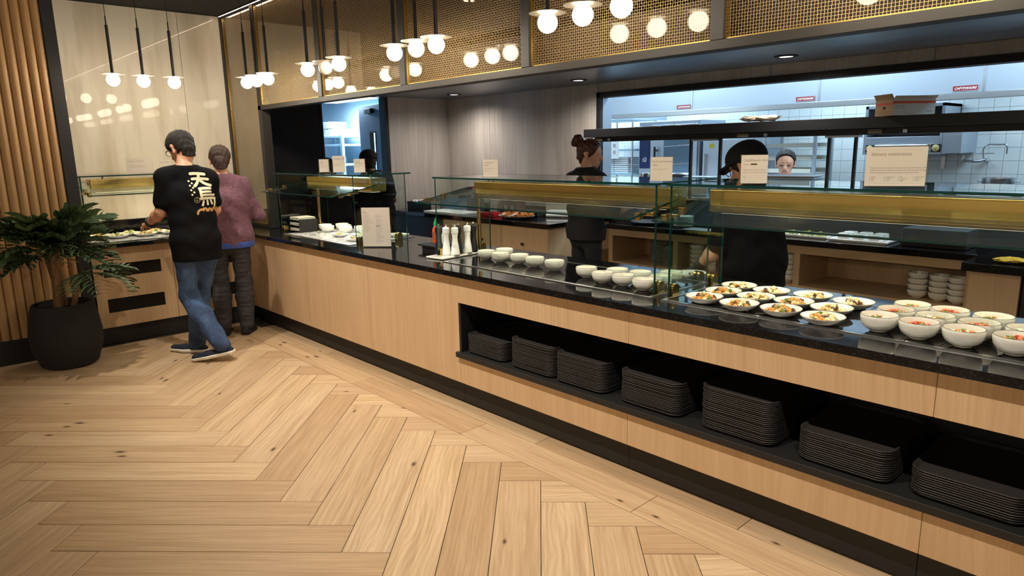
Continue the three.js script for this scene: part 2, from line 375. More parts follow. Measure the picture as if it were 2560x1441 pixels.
// service downlights in the glossy ceiling
{
  const ring = lathe([[0.05, 0.004], [0.085, 0.004], [0.09, -0.002], [0.085, -0.006], [0.052, -0.006], [0.05, 0.004]], 28);
  const lens = new THREE.CircleGeometry(0.052, 20).rotateX(Math.PI / 2), lm = emis([1, 0.97, 0.93], 7);
  for (const x of [-6.68, -4.69, -2.57, -0.5]) {
    const t = thing('service_downlight', 'flat round downlight with dark ring in glossy ceiling behind counter', 'downlight', [x, SOF - 0.002, -5.25], 0, 'service downlights');
    part(t, 'trim_ring', ring, M.bronzeDark); part(t, 'lamp_lens', lens, lm, [0, -0.003, 0]);
    const l = new THREE.SpotLight(new THREE.Color(1, 0.94, 0.86), K_SERVE, 0, 1.42, 1, 2);
    l.position.set(0, -0.015, 0); l.shadow.radius = 2; t.add(l); l.target.position.set(0, -2, 0); t.add(l.target);
  }
}
// strip along the head of the mesh
{
  const t = thing('light_strip', 'thin warm light strip along the ceiling above the brass mesh', 'light strip', [0, CEIL - 0.012, ZM + 0.045]);
  part(t, 'strip_profile', box(XW + 0.06, 3.2, -0.002, 0.012, -0.008, 0.008), M.bronzeDark);
  part(t, 'strip_lens', box(XW + 0.06, 3.2, -0.005, -0.002, -0.006, 0.006), emis([1, 0.8, 0.62], 2.5));
  const l = areaLight(new THREE.Color(1, 0.74, 0.55), K_COVE, 10.4, 0.012, [(XW + 3.2) / 2, CEIL - 0.02, ZM + 0.045], [(XW + 3.2) / 2, 0, ZM + 0.02]);
}
// pendants
{
  const globe = new THREE.SphereGeometry(0.05, 28, 20);
  const disc = lathe([[0, 0.006], [0.014, 0.006], [0.02, 0.002], [0.092, 0.001], [0.092, -0.001], [0.03, -0.003], [0, -0.003]], 40);
  const stem = rod([0, 0.05, 0], [0, 0.42, 0], 0.0115, 0.0115, 14), tip = rod([0, 0.42, 0], [0, 0.49, 0], 0.0055, 0.005, 10), cord = rod([0, 0.49, 0], [0, 0.775, 0], 0.0025, 0.0025, 6);
  const groups = [
    ['over the salad station by the white wall', [[-6.38, -1.532], [-6.38, -1.757], [-6.38, -1.997]]],
    ['over the counter corner beside the white wall', [[-6.09, -2.505], [-5.9, -2.512], [-5.69, -2.52]]],
    ['over the glass guard at the counter corner', [[-4.935, -2.5], [-4.745, -2.545], [-4.5, -2.52]]],
    ['over the pepper mills', [[-3.81, -2.53], [-3.58, -2.535], [-3.39, -2.545]]],
    ['over the empty white bowls', [[-2.49, -2.56], [-2.25, -2.55], [-2.01, -2.535]]],
    ['over the plated curry', [[-1.2, -2.54], [-0.97, -2.54], [-0.73, -2.54]]],
    ['in a dining cluster nearest the wooden slats', [[-4.6, 2.6], [-4.4, 2.8], [-4.65, 2.95]]],
    ['in a dining cluster in the middle of the room', [[-1.9, 2.7], [-1.7, 2.95], [-1.95, 3.05]]],
    ['in a dining cluster by the right wall', [[1.6, 2.2], [1.8, 2.4], [1.55, 2.5]]],
    ['past the end of the tray slot', [[0.1, -2.54], [0.33, -2.54], [0.57, -2.54]]]];
  for (let gi = 0; gi < groups.length; gi++) for (let k = 0; k < 3; k++) {
    const [x, z] = groups[gi][1][k], off = gi === 2 && k === 1;
    const t = thing('pendant_lamp', off ? 'unlit globe pendant with disc and black stem between two lit ones' : 'lit globe pendant lamp with disc ' + groups[gi][0], 'pendant lamp', [x, 2.226, z], 0, off ? undefined : 'pendants ' + groups[gi][0]);
    part(t, 'globe_bulb', globe, off ? M.opalOff : M.glow);
    part(t, 'disc', disc, M.discMetal, [0, 0.045, 0]);
    part(t, 'stem', stem, M.black); part(t, 'stem_tip', tip, M.black); part(t, 'cord', cord, M.black);
    if (!off) { const l = new THREE.PointLight(WARM, gi > 5 && gi < 9 ? K_ROOM : K_PENDANT, 0, 2); l.shadow.radius = 2.4; t.add(l); }
  }
}
// kitchen tubes and back room tubes
{
  const body = merge([box(-0.62, 0.62, 0, 0.05, -0.15, 0.15, 0.01)]), lens = box(-0.6, 0.6, -0.006, 0, -0.13, 0.13), lm = emis([0.85, 0.94, 1], 2.5);
  for (const [x, z, where] of [[-5.6, -6.6, 0], [-3.4, -6.6, 0], [-1.2, -6.6, 0], [0.9, -6.6, 0], [-6.95, -8.2, 0]]) {
    const t = thing('kitchen_light', 'white fluorescent fitting on the kitchen ceiling', 'ceiling light', [x, CEIL - 0.05, z], 0, 'kitchen ceiling lights');
    part(t, 'fitting', body, M.white); part(t, 'lamp_lens', lens, lm);
    areaLight(COOL, K_KITCHEN, 1.2, 0.26, [x, CEIL - 0.062, z], [x, 0, z]);
  }
  const t = thing('kitchen_light', 'white fluorescent fitting on the back room ceiling past the doorway', 'ceiling light', [-8.7, 2.32, -5.0]);
  part(t, 'fitting', body, M.white); part(t, 'lamp_lens', lens, lm);
  areaLight(COOL, K_BACKROOM, 1.2, 0.26, [-8.7, 2.305, -5.0], [-8.7, 0, -5.0]);
}
// ================================================================ serving counter
const ZF = -2.56;
{
  const c = thing('serving_counter', 'long wood-fronted serving counter with black toe kick and open tray slot', 'counter', [-2.2, 0, ZF]);
  const P = (n, x0, x1, y0, y1, z0, z1, m, r = 0.002, vert = true) => part(c, n, T(box(x0, x1, y0, y1, z0, z1, r, vert), 2.2, 0, -ZF), m);
  const xs = [-3.292, -1.963, -0.65, 0.66, 1.97, 3.28];
  for (const [a, b] of [[-6.6, -5.42], [-5.42, -4.36], [-4.36, -3.292]]) P('front_panel', a + 0.0005, b - 0.0005, 0.155, 0.85, ZF - 0.02, ZF, M.maple);
  for (let i = 0; i < 5; i++) { P('front_panel', xs[i] + 0.0008, xs[i + 1] - 0.0008, 0.68, 0.85, ZF - 0.02, ZF, M.maple); P('front_panel', xs[i] + 0.0008, xs[i + 1] - 0.0008, 0.155, 0.328, ZF - 0.02, ZF, M.maple); }
  const ks = [-6.6, -4.64, -3.31, -1.98, -0.66, 0.66, 1.98, 3.28];
  for (let i = 0; i < 7; i++) P('toe_kick', ks[i] + 0.001, ks[i + 1] - 0.001, 0.012, 0.155, ZF - 0.06, ZF - 0.042, M.kick, 0.001);
  P('plinth', -6.6, 3.28, 0, 0.14, ZF - 0.075, ZF - 0.06, M.black, 0);
  P('slot_side', -3.292, -3.272, 0.3, 0.69, ZF - 0.5, ZF - 0.002, M.black);
  P('slot_back', -3.29, 3.28, 0.3, 0.7, ZF - 0.52, ZF - 0.5, M.black);
  P('slot_ceiling', -3.29, 3.28, 0.682, 0.7, ZF - 0.5, ZF - 0.02, M.black);
  P('tray_shelf', -3.308, 3.28, 0.329, 0.362, ZF - 0.5, ZF + 0.022, M.kick, 0.003);
  P('back_panel', -6.6, 3.28, 0.02, 0.85, ZF - 0.82, ZF - 0.8, M.maple, 0.002);
  P('end_panel', 3.26, 3.28, 0.02, 0.85, ZF - 0.8, ZF - 0.02, M.maple);
}
{
  // worktop in one L-shaped stone piece
  const s = new THREE.Shape();
  s.moveTo(-6.58, -1.225); s.lineTo(-6.58, -2.522); s.lineTo(3.3, -2.522); s.lineTo(3.3, -3.42); s.lineTo(XW + 0.002, -3.42); s.lineTo(XW + 0.002, -1.225); s.closePath();
  const g = new THREE.ExtrudeGeometry(s, { depth: 0.03, bevelEnabled: true, bevelThickness: 0.0025, bevelSize: 0.0025, bevelSegments: 2, bevelOffset: -0.0025 });
  g.rotateX(Math.PI / 2); // shape y becomes z, depth goes down
  T(g, 6.2, 0.0325, 2.5); uvm(g);
  one('stone_worktop', 'polished black stone worktop running round the serving counter corner', 'worktop', g, M.granite, [-6.2, 0.85, -2.5]);
}
// left station cabinet with grilled doors
{
  const X = -6.62, c = thing('station_cabinet', 'wood cabinet with dark grilles in its doors under the white wall', 'cabinet', [-6.9, 0, -1.9]);
  const P = (n, x0, x1, y0, y1, z0, z1, m, r = 0.002, par = c) => part(par, n, T(box(x0, x1, y0, y1, z0, z1, r, true), 6.9, 0, 1.9), m);
  P('carcass', XW + 0.02, X - 0.05, 0.14, 0.849, -2.58, -1.23, M.black);
  P('toe_kick', X - 0.04, X - 0.022, 0.0, 0.155, -2.58, -1.225, M.kick);
  for (const [z0, z1] of [[-1.88, -1.24], [-2.53, -1.884]]) {
    const gz0 = z0 + 0.1, gz1 = z1 - 0.08, gl = [];
    const B = (y0, y1, a, b) => T(box(X - 0.02, X, y0, y1, a, b, 0, true), 6.9, 0, 1.9);
    const d = part(c, 'door', merge([B(0.155, 0.283, z0, z1), B(0.405, 0.595, z0, z1), B(0.707, 0.85, z0, z1), B(0.283, 0.405, z0, gz0), B(0.283, 0.405, gz1, z1), B(0.595, 0.707, z0, gz0), B(0.595, 0.707, gz1, z1)]), M.maple);
    for (const [y0, y1] of [[0.283, 0.405], [0.595, 0.707]]) {
      const l = []; for (let y = y0 + 0.006; y < y1; y += 0.0145) l.push(T(box(X - 0.014, X - 0.011, y, y + 0.0035, gz0, gz1), 6.9, 0, 1.9));
      for (let z = gz0 + 0.006; z < gz1; z += 0.0145) l.push(T(box(X - 0.011, X - 0.008, y0, y1, z, z + 0.0035), 6.9, 0, 1.9));
      const gm = part(d, 'grille', merge(l), M.bronze); gm.userData.kind = 'stuff';
      part(d, 'grille_back', T(box(X - 0.048, X - 0.04, y0 - 0.01, y1 + 0.01, gz0 - 0.01, gz1 + 0.01), 6.9, 0, 1.9), M.meshBack);
    }
  }
  one('backsplash', 'low black stone upstand along the foot of the white wall', 'backsplash', box(-0.006, 0.006, 0, 0.13, -0.8, 0.8, 0.002), M.granite, [XW + 0.008, HC + 0.001, -2.03]);
}
// flush wells
function well(name, label, cat, x0, x1, z0, z1, m, tiles) {
  const cx = (x0 + x1) / 2, cz = (z0 + z1) / 2, t = thing(name, label, cat, [cx, HC, cz]);
  const a = (x1 - x0) / 2, b = Math.abs(z1 - z0) / 2, w = 0.02;
  part(t, 'steel_trim', merge([box(-a, a, 0, 0.005, b - w, b), box(-a, a, 0, 0.005, -b, -b + w), box(-a, -a + w, 0, 0.005, -b + w, b - w), box(a - w, a, 0, 0.005, -b + w, b - w)]), M.steel);
  part(t, 'trim_groove', merge([box(-a + w, a - w, 0, 0.002, b - w - 0.006, b - w), box(-a + w, a - w, 0, 0.002, -b + w, -b + w + 0.006)]), M.black);
  const n = tiles, ww = (2 * a - 2 * w - 0.012) / n;
  for (let i = 0; i < n; i++) { const u = -a + w + 0.006 + i * ww; part(t, 'hot_plate', box(u + 0.001, u + ww - 0.001, 0, 0.004, -b + w + 0.006, b - w - 0.006, 0.0015), m); }
  return t;
}
const marb = new THREE.MeshPhysicalMaterial({ map: dataTex(256, 256, (u, v) => { const w = fbm(u, v, 3, 3, 4, 8), a = Math.abs(Math.sin((u * 2 + v * 3 + w * 2.2) * 6.283)); return mixc([120, 122, 128], [238, 238, 236], Math.min(1, a * 1.6)); }, { size: [0.5, 0.5] }), roughness: 0.12 });
well('hot_well', 'black glass hot plates in steel trim holding empty white bowls', 'hot plate', -3.62, -1.945, -2.7, -3.23, M.hob, 4);
well('hot_well', 'black glass hot plates in steel trim holding curry plates and bowls', 'hot plate', -1.88, 0.1, -2.7, -3.23, M.hob, 5);
well('cold_well', 'pale marbled cold slab in steel trim behind the menu stand', 'cold slab', -6.05, -4.86, -2.7, -3.33, marb, 1);
{ const w = well('cold_well', 'pale marbled cold slab in steel trim on the salad station', 'cold slab', -6.73 - 0.64, -6.73 + 0.64, -0.25, 0.25, marb, 1); w.rotation.y = Math.PI / 2; w.position.set(-6.95, HC, -1.92); }

// ================================================================ glass guards (local +z towards the customer)
function guard(name, label, L, pos, turn, bar0, bar1, posts) {
  const t = thing(name, label, 'food guard', pos, turn), a = L / 2, H = 0.545;
  const G = (n, g) => part(t, n, g, M.glass);
  const top = G('top_glass', box(-a - 0.01, a + 0.01, H, H + 0.01, -0.54, 0.015));
  part(top, 'glass_edge', merge([box(-a - 0.01, a + 0.01, H - 0.0005, H + 0.0105, 0.014, 0.0165), box(-a - 0.01, a + 0.01, H - 0.0005, H + 0.0105, -0.5415, -0.539), box(-a - 0.0115, -a - 0.009, H - 0.0005, H + 0.0105, -0.54, 0.015), box(a + 0.009, a + 0.0115, H - 0.0005, H + 0.0105, -0.54, 0.015)]), M.glassEdge);
  for (const s of [-1, 1]) {
    const e = G('end_glass', box(s * a - 0.005, s * a + 0.005, 0.002, H, -0.485, 0));
    for (const z of [-0.0005, -0.4865]) part(e, 'glass_edge', box(s * a - 0.0052, s * a + 0.0052, 0.002, H, z, z + 0.002), M.glassEdge);
    for (const z of [-0.035, -0.40]) { // rounded brass clamp pair at the foot of the pane
      const f = part(t, 'foot_clamp', merge([-1, 1].map(k => { const sh = new THREE.Shape(); sh.moveTo(-0.027, 0); sh.lineTo(-0.027, 0.036); sh.absarc(0, 0.036, 0.027, Math.PI, 0, true); sh.lineTo(0.027, 0); sh.closePath(); const g = new THREE.ExtrudeGeometry(sh, { depth: 0.011, bevelEnabled: true, bevelThickness: 0.001, bevelSize: 0.001, bevelSegments: 1, curveSegments: 10 }); g.rotateY(Math.PI / 2); T(g, k > 0 ? 0.0065 : -0.0185, 0, 0); return g; })), M.brass, [s * a, 0.001, z]);
    }
  }
  // slanted front pane
  const A = [0.18, 0.392], B = [-0.225, 0.463], ang = Math.atan2(B[1] - A[1], A[0] - B[0]), len = Math.hypot(A[0] - B[0], B[1] - A[1]);
  const fg = new THREE.Group(); 
  const pane = G('front_glass', box(-a + 0.02, a - 0.02, -0.004, 0.004, -len / 2, len / 2)); pane.position.set(0, (A[1] + B[1]) / 2, (A[0] + B[0]) / 2); pane.rotation.x = ang;
  part(pane, 'glass_edge', merge([box(-a + 0.02, a - 0.02, -0.0043, 0.0043, len / 2 - 0.0005, len / 2 + 0.0015), box(-a + 0.0185, -a + 0.0205, -0.0043, 0.0043, -len / 2, len / 2), box(a - 0.0205, a - 0.0185, -0.0043, 0.0043, -len / 2, len / 2)]), M.glassEdge);
  for (const s of [-1, 1]) part(pane, 'hinge_arm', merge([rod([s * (a - 0.035), -0.014, len / 2 - 0.08], [s * (a - 0.035), -0.014, -0.02], 0.005, 0.005, 8), box(s * (a - 0.035) - 0.014, s * (a - 0.035) + 0.014, -0.026, 0.012, len / 2 - 0.1, len / 2 - 0.07, 0.003), box(s * (a - 0.035) - 0.014, s * (a - 0.035) + 0.014, -0.026, 0.012, -0.035, -0.005, 0.003), rod([s * (a - 0.06), -0.014, 0.05], [s * (a + 0.006), -0.014, 0.05], 0.011, 0.011, 12)]), M.brass);
  // heated brass bar with lamps underneath
  const hb = part(t, 'heat_bar', box(bar0, bar1, 0.408, 0.515, -0.405, -0.255, 0.006), M.brassBar);
  part(hb, 'bar_lip', merge([box(bar0 + 0.01, bar1 - 0.01, 0.4, 0.409, -0.4, -0.26)]), M.brass);
  part(hb, 'heat_lamp', box(bar0 + 0.05, bar1 - 0.05, 0.396, 0.4005, -0.37, -0.29), emis([1, 0.82, 0.55], 3));
  for (const x of [bar0, bar1]) for (const z of [-0.355, -0.305]) part(hb, 'bolt', rod([x - 0.006, 0.475, z], [x + 0.006, 0.475, z], 0.008, 0.008, 10), M.chrome);
  for (const x of posts) { part(t, 'post', rod([x, 0.001, -0.33], [x, 0.41, -0.33], 0.0135, 0.0135, 14), M.brass); part(t, 'post_foot', rod([x, 0.0, -0.33], [x, 0.012, -0.33], 0.028, 0.026, 16), M.brass); }
  for (const x of [bar0 + 0.12, bar1 - 0.12]) part(t, 'bar_hanger', rod([x, 0.51, -0.33], [x, 0.546, -0.33], 0.008, 0.008, 8), M.chrome);
  const lc = new THREE.Vector3((bar0 + bar1) / 2, 0.392, -0.33).applyAxisAngle(new THREE.Vector3(0, 1, 0), turn).add(new THREE.Vector3(...pos));
  const l = areaLight(new THREE.Color().setRGB(1, 0.86, 0.64), K_HEAT, bar1 - bar0 - 0.1, 0.08, lc.toArray(), [lc.x, 0, lc.z]);
  l.rotation.set(-Math.PI / 2, 0, turn); 
  return t;
}
guard('food_guard', 'glass food guard with brass heat bar over the empty white bowls', 1.815, [-2.893, HC, -2.795], 0, -0.80, 0.815, [-0.845]);
guard('food_guard', 'glass food guard with brass heat bar over the plated curry', 2.0, [-0.9, HC, -2.795], 0, -0.95, 0.95, [0.9]);
guard('food_guard', 'glass food guard with brass heat bar at the counter corner', 1.37, [-5.515, HC, -2.755], 0, -0.625, 0.53, [-0.56]);
guard('food_guard', 'glass food guard with brass heat bar on the salad station', 1.24, [-6.81, HC + 0.02, -1.9], Math.PI / 2, -0.5, 0.56, []);

// ================================================================ black trays in the slot
{
  const rr = (w, d, r) => { const s = new THREE.Shape(); s.moveTo(-w + r, -d); s.lineTo(w - r, -d); s.absarc(w - r, -d + r, r, -Math.PI / 2, 0); s.lineTo(w, d - r); s.absarc(w - r, d - r, r, 0, Math.PI / 2); s.lineTo(-w + r, d); s.absarc(-w + r, d - r, r, Math.PI / 2, Math.PI); s.lineTo(-w, -d + r); s.absarc(-w + r, -d + r, r, Math.PI, 1.5 * Math.PI); return s; };
  const W = 0.178, D = 0.225, R = 0.055, sh = rr(W, D, R), cs = 5, pts = sh.getPoints(cs).slice(0, -1), n = pts.length;
  const prof = [[0.02, 0], [0.012, 0.0005], [0.003, 0.011], [0.0, 0.0125], [0.0, 0.0155], [0.0035, 0.0165], [0.006, 0.0155], [0.015, 0.0045], [0.022, 0.003]]; // inset, height
  const pos = [], idx = [];
  for (const [ins, y] of prof) for (const p of pts) { const k = 1 - ins / W, kd = 1 - ins / D; pos.push(p.x * k, y, p.y * kd); }
  const ring = prof.length;
  for (let r = 0; r < ring - 1; r++) for (let i = 0; i < n; i++) { const j = (i + 1) % n, a = r * n + i, b = r * n + j; idx.push(a, a + n, b, b, a + n, b + n); }
  const c0 = pos.length / 3; pos.push(0, 0, 0, 0, 0.003, 0);
  for (let i = 0; i < n; i++) { const j = (i + 1) % n; idx.push(c0, i, j); idx.push(c0 + 1, (ring - 1) * n + j, (ring - 1) * n + i); }
  const g = new THREE.BufferGeometry(); g.setAttribute('position', new THREE.Float32BufferAttribute(pos, 3)); g.setIndex(idx); g.computeVertexNormals(); uvm(g);
  srand(77);
  const st = [[-3.257, 13, 'stack against the slot end'], [-2.85, 19, 'second stack from the slot end'], [-2.487, 18, 'third stack from the slot end'], [-2.04, 18, 'fourth stack from the slot end'], [-1.58, 22, 'tallest stack in the slot'], [-1.13, 14, 'stack just past the tallest one'], [-0.715, 11, 'low stack, second past the tallest one']];
  for (const [x, k, w] of st) for (let i = 0; i < k; i++)
    one('serving_tray', (i === k - 1 ? 'topmost black rounded tray, ' : 'black rounded serving tray inside ') + w, 'tray', g, M.tray, [x + W + rnd(-0.0015, 0.0015), 0.3625 + i * 0.0088, -2.577 - D + rnd(-0.002, 0.002)], 0, 'trays, ' + w);
}
// ================================================================ tableware
function bowlGeo(r, h, foot) { const o = [[0.001, 0], [foot, 0], [foot, 0.005], [foot * 0.96, 0.008], [r * 0.66, h * 0.17], [r * 0.86, h * 0.34], [r * 0.965, h * 0.56], [r, h * 0.82], [r * 0.995, h], [r - 0.004, h], [r - 0.005, h * 0.8], [r * 0.9, h * 0.52], [r * 0.66, h * 0.24], [0.001, h * 0.17]]; return lathe(o, 36); }
function plateGeo(r, h) { return lathe([[0.001, 0], [r * 0.52, 0], [r * 0.56, 0.002], [r * 0.8, h * 0.42], [r * 0.97, h * 0.9], [r, h], [r - 0.003, h + 0.001], [r * 0.9, h * 0.8], [r * 0.74, h * 0.36], [r * 0.5, h * 0.2], [0.001, h * 0.18]], 40); }
const rimG = (r, h) => new THREE.TorusGeometry(r - 0.0015, 0.0013, 5, 40).rotateX(Math.PI / 2).translate(0, h, 0);
function dish(name, label, cat, geo, r, h, mat, pos, group) { const t = thing(name, label, cat, pos, 0, group); part(t, name.includes('bowl') ? 'bowl_body' : 'plate_body', geo, mat); part(t, 'dark_rim', rimG(r, h), M.chinaRim); return t; }
// heap of food: irregular chunks, one part per ingredient
const ING = { cauli: 0xe9d9a8, gold: 0xc98f3a, green: 0x6f7f2e, dark: 0x4a2a1c, sauce: 0xd6a061, pale: 0xe7e0a6, orange: 0xdd7b3c, red: 0xb8452a, rice: 0xf0e9d2, leaf: 0x9fae4f };
const ingM = {}; for (const k in ING) ingM[k] = plain(ING[k], 0.45, { clearcoat: 0.25, clearcoatRoughness: 0.3 });
function chunk(s) { const g = new THREE.IcosahedronGeometry(1, 1), p = g.attributes.position, q = rnd(0, 99); for (let i = 0; i < p.count; i++) { const x = p.getX(i), y = p.getY(i), z = p.getZ(i), k = 1 + 0.28 * Math.sin(x * 5 + q) * Math.sin(y * 4 + q * 1.7) + 0.18 * Math.sin(z * 7 + q); p.setXYZ(i, x * k * s, y * k * s * 0.8, z * k * s); } g.computeVertexNormals(); return g; }
function heap(mix, R, H, n, s) {
  const by = {};
  for (let i = 0; i < n; i++) {
    const k = mix[Math.floor(rnd(0, mix.length))], a = rnd(0, 6.283), r = R * Math.sqrt(rnd()), y = H * Math.max(0, 1 - (r / R) ** 2) * rnd(0.35, 1);
    const g = chunk(s * rnd(0.65, 1.25)); g.rotateY(rnd(0, 6)); g.rotateX(rnd(-0.6, 0.6)); T(g, Math.cos(a) * r, y + s * 0.55, Math.sin(a) * r); (by[k] ??= []).push(g);
  }
  const o = {}; for (const k in by) o[k] = merge(by[k]); return o;
}
function food(name, label, cat, pos, turn, group, h) { const t = thing(name, label, cat, pos, turn, group); for (const k in h) part(t, { cauli: 'cauliflower', gold: 'potato', green: 'herbs', dark: 'spiced_onion', sauce: 'sauce', pale: 'dumpling', orange: 'pickle', red: 'chilli', rice: 'rice', leaf: 'greens' }[k], h[k], ingM[k]); return t; }
const sauceDisc = r => lathe([[0.001, 0.004], [r * 0.6, 0.0045], [r * 0.95, 0.002], [r, 0]], 24);

srand(301);
{ // empty bowls on the first hot plate
  const g = bowlGeo(0.061, 0.06, 0.028), A = [[-3.460, -2.949], [-3.428, -3.083], [-3.310, -2.940], [-3.167, -2.976], [-3.011, -2.962], [-2.829, -2.950]], B = [[-2.527, -2.898], [-2.353, -2.834], [-2.225, -2.849], [-2.36, -2.968], [-2.215, -2.985], [-2.074, -2.826], [-2.064, -2.96], [-2.09, -3.09]];
  let b0;
  for (const [lst, lab] of [[A, 'empty off-white bowl on black hot plate, near the pepper mills'], [B, 'empty off-white bowl on black hot plate, beside the curry section']])
    for (const [x, z] of lst) { const gr = lab.includes('mills') ? 'empty bowls near the mills' : 'empty bowls beside the curry'; if (!b0) b0 = dish('bowl', lab, 'bowl', g, 0.061, 0.06, M.china, [x, HC + 0.005, z], gr); else dup(b0, [x, HC + 0.005, z], rnd(0, 6), lab, gr); }
  dish('plate', 'white plate with used cutlery noodles on ridged steel tray', 'plate', plateGeo(0.085, 0.02), 0.085, 0.02, M.whitePlate, [-2.1, HC + 0.008, -3.31]);
  food('noodle_scraps', 'small tangle of pale noodles on the lone white plate', 'food', [-2.09, HC + 0.015, -3.31], 0, undefined, heap(['pale', 'dark', 'rice'], 0.025, 0.012, 14, 0.006));
}
{ // curry plates
  const g = plateGeo(0.088, 0.032), P = [[-1.695, -2.785], [-1.695, -2.955], [-1.706, -3.124], [-1.529, -3.113], [-1.520, -2.943], [-1.506, -2.766], [-1.322, -2.787], [-1.348, -2.964], [-1.34, -3.142], [-1.172, -2.945], [-1.134, -2.768], [-1.15, -3.124]];
  const kinds = [['golden cauliflower curry with dark onion', ['cauli', 'gold', 'green', 'dark', 'sauce', 'gold']], ['pale cauliflower curry with little sauce', ['cauli', 'cauli', 'gold', 'pale', 'dark']], ['dark herb-topped cauliflower curry', ['green', 'gold', 'sauce', 'dark', 'cauli']]];
  const K = [0, 0, 1, 1, 1, 2, 0, 0, 1, 1, 2, 1];
  let p0; const hs = kinds.map(k => [heap(k[1], 0.056, 0.034, 54, 0.0105), heap(k[1], 0.052, 0.03, 48, 0.0105)]);
  P.forEach(([x, z], i) => {
    const lab = 'shallow dark-rimmed plate holding ' + kinds[K[i]][0];
    if (!p0) p0 = dish('plate', lab, 'plate', g, 0.088, 0.032, M.china, [x, HC + 0.005, z], 'curry plates'); else dup(p0, [x, HC + 0.005, z], 0, lab, 'curry plates');
    const f = food('curry_portion', 'heaped ' + kinds[K[i]][0] + ' on a shallow plate', 'food', [x, HC + 0.012, z], rnd(0, 6), 'curry portions', hs[K[i]][i % 2]);
    part(f, 'sauce', sauceDisc(0.058), ingM.sauce, [0, 0.001, 0]);
  });
}
{ // kimchi bowls
  const g = bowlGeo(0.068, 0.068, 0.031), P = [[-0.929, -2.797], [-0.916, -2.936], [-0.899, -3.075], [-0.786, -2.785], [-0.772, -2.924], [-0.76, -3.063], [-0.64, -2.779], [-0.626, -2.918], [-0.612, -3.057], [-0.488, -2.788], [-0.48, -2.928], [-0.35, -2.8], [-0.34, -2.94]];
  let b0; const hs = [heap(['orange', 'red', 'rice', 'cauli', 'green'], 0.044, 0.016, 40, 0.0085), heap(['orange', 'orange', 'red', 'green'], 0.045, 0.019, 42, 0.009)];
  P.forEach(([x, z], i) => {
    const lab = i < 9 ? 'round off-white bowl of orange pickled cabbage beside the curry plates' : 'round off-white bowl of pickled cabbage beyond the full grid of nine';
    if (!b0) b0 = dish('bowl', lab, 'bowl', g, 0.068, 0.068, M.china, [x, HC + 0.005, z], 'pickle bowls'); else dup(b0, [x, HC + 0.005, z], 0, lab, i < 9 ? 'pickle bowls' : 'pickle bowls past the grid');
    food('pickle_portion', i < 9 ? 'orange pickled cabbage heap in a round bowl of the grid' : 'orange pickled cabbage heap in a bowl past the grid', 'food', [x, HC + 0.044, z], rnd(0, 6), i < 9 ? 'pickle portions' : 'pickle portions past the grid', hs[i % 2]);
  });
}
{ // corner cold slab
  const g = bowlGeo(0.062, 0.058, 0.028); let b0;
  for (const [x, z] of [[-5.83, -3.03], [-5.97, -3.08], [-5.62, -3.1], [-5.76, -3.17], [-5.55, -3.22], [-5.41, -3.18], [-5.42, -3.3], [-5.9, -3.22]]) { const lab = 'white bowl of cold soup on the marbled corner slab'; if (!b0) { b0 = thing('bowl', lab, 'bowl', [x, HC + 0.005, z], 0, 'corner bowls'); part(b0, 'bowl_body', g, M.whitePlate); part(b0, 'soup', lathe([[0.001, 0.047], [0.054, 0.047], [0.056, 0.045]], 24), ingM.rice); } else dup(b0, [x, HC + 0.005, z], 0, lab, 'corner bowls'); }
  const boat = plateGeo(0.085, 0.026); boat.scale(1.25, 1, 0.75); let p0; const h = heap(['pale', 'leaf', 'rice', 'gold'], 0.045, 0.018, 30, 0.009);
  for (const [x, z, a] of [[-5.42, -2.93, 0.2], [-5.06, -2.86, 0.1], [-5.24, -3.03, 0.3], [-5.02, -3.05, 0], [-4.98, -3.25, 0.4]]) {
    const lab = 'white oval dish of pale dumplings on the marbled corner slab'; if (!p0) { p0 = thing('oval_dish', lab, 'dish', [x, HC + 0.005, z], a, 'oval dishes'); part(p0, 'dish_body', boat, M.whitePlate); } else dup(p0, [x, HC + 0.005, z], a, lab, 'oval dishes');
    food('dumpling_portion', 'pale green dumpling heap in a white oval dish', 'food', [x, HC + 0.012, z], rnd(0, 6), 'dumpling portions', h);
  }
}
{ // salad station plates
  const g = plateGeo(0.1, 0.026); let p0; const h = [heap(['pale', 'leaf', 'pale', 'rice'], 0.06, 0.034, 34, 0.014), heap(['leaf', 'pale', 'pale', 'gold'], 0.062, 0.03, 34, 0.013)];
  [[-7.0, -1.545], [-6.97, -1.775], [-6.95, -2.0], [-7.14, -1.44], [-7.13, -1.68], [-7.12, -1.905], [-6.94, -2.23]].forEach(([x, z], i) => {
    const lab = 'white plate of green salad on the marbled station slab'; if (!p0) { p0 = thing('salad_plate', lab, 'plate', [x, HC + 0.005, z], 0, 'salad plates'); part(p0, 'plate_body', g, M.whitePlate); } else dup(p0, [x, HC + 0.005, z], 0, lab, 'salad plates');
    food('salad_portion', 'pale green salad heap on a white station plate', 'food', [x, HC + 0.011, z], rnd(0, 6), 'salad portions', h[i % 2]);
  });
}
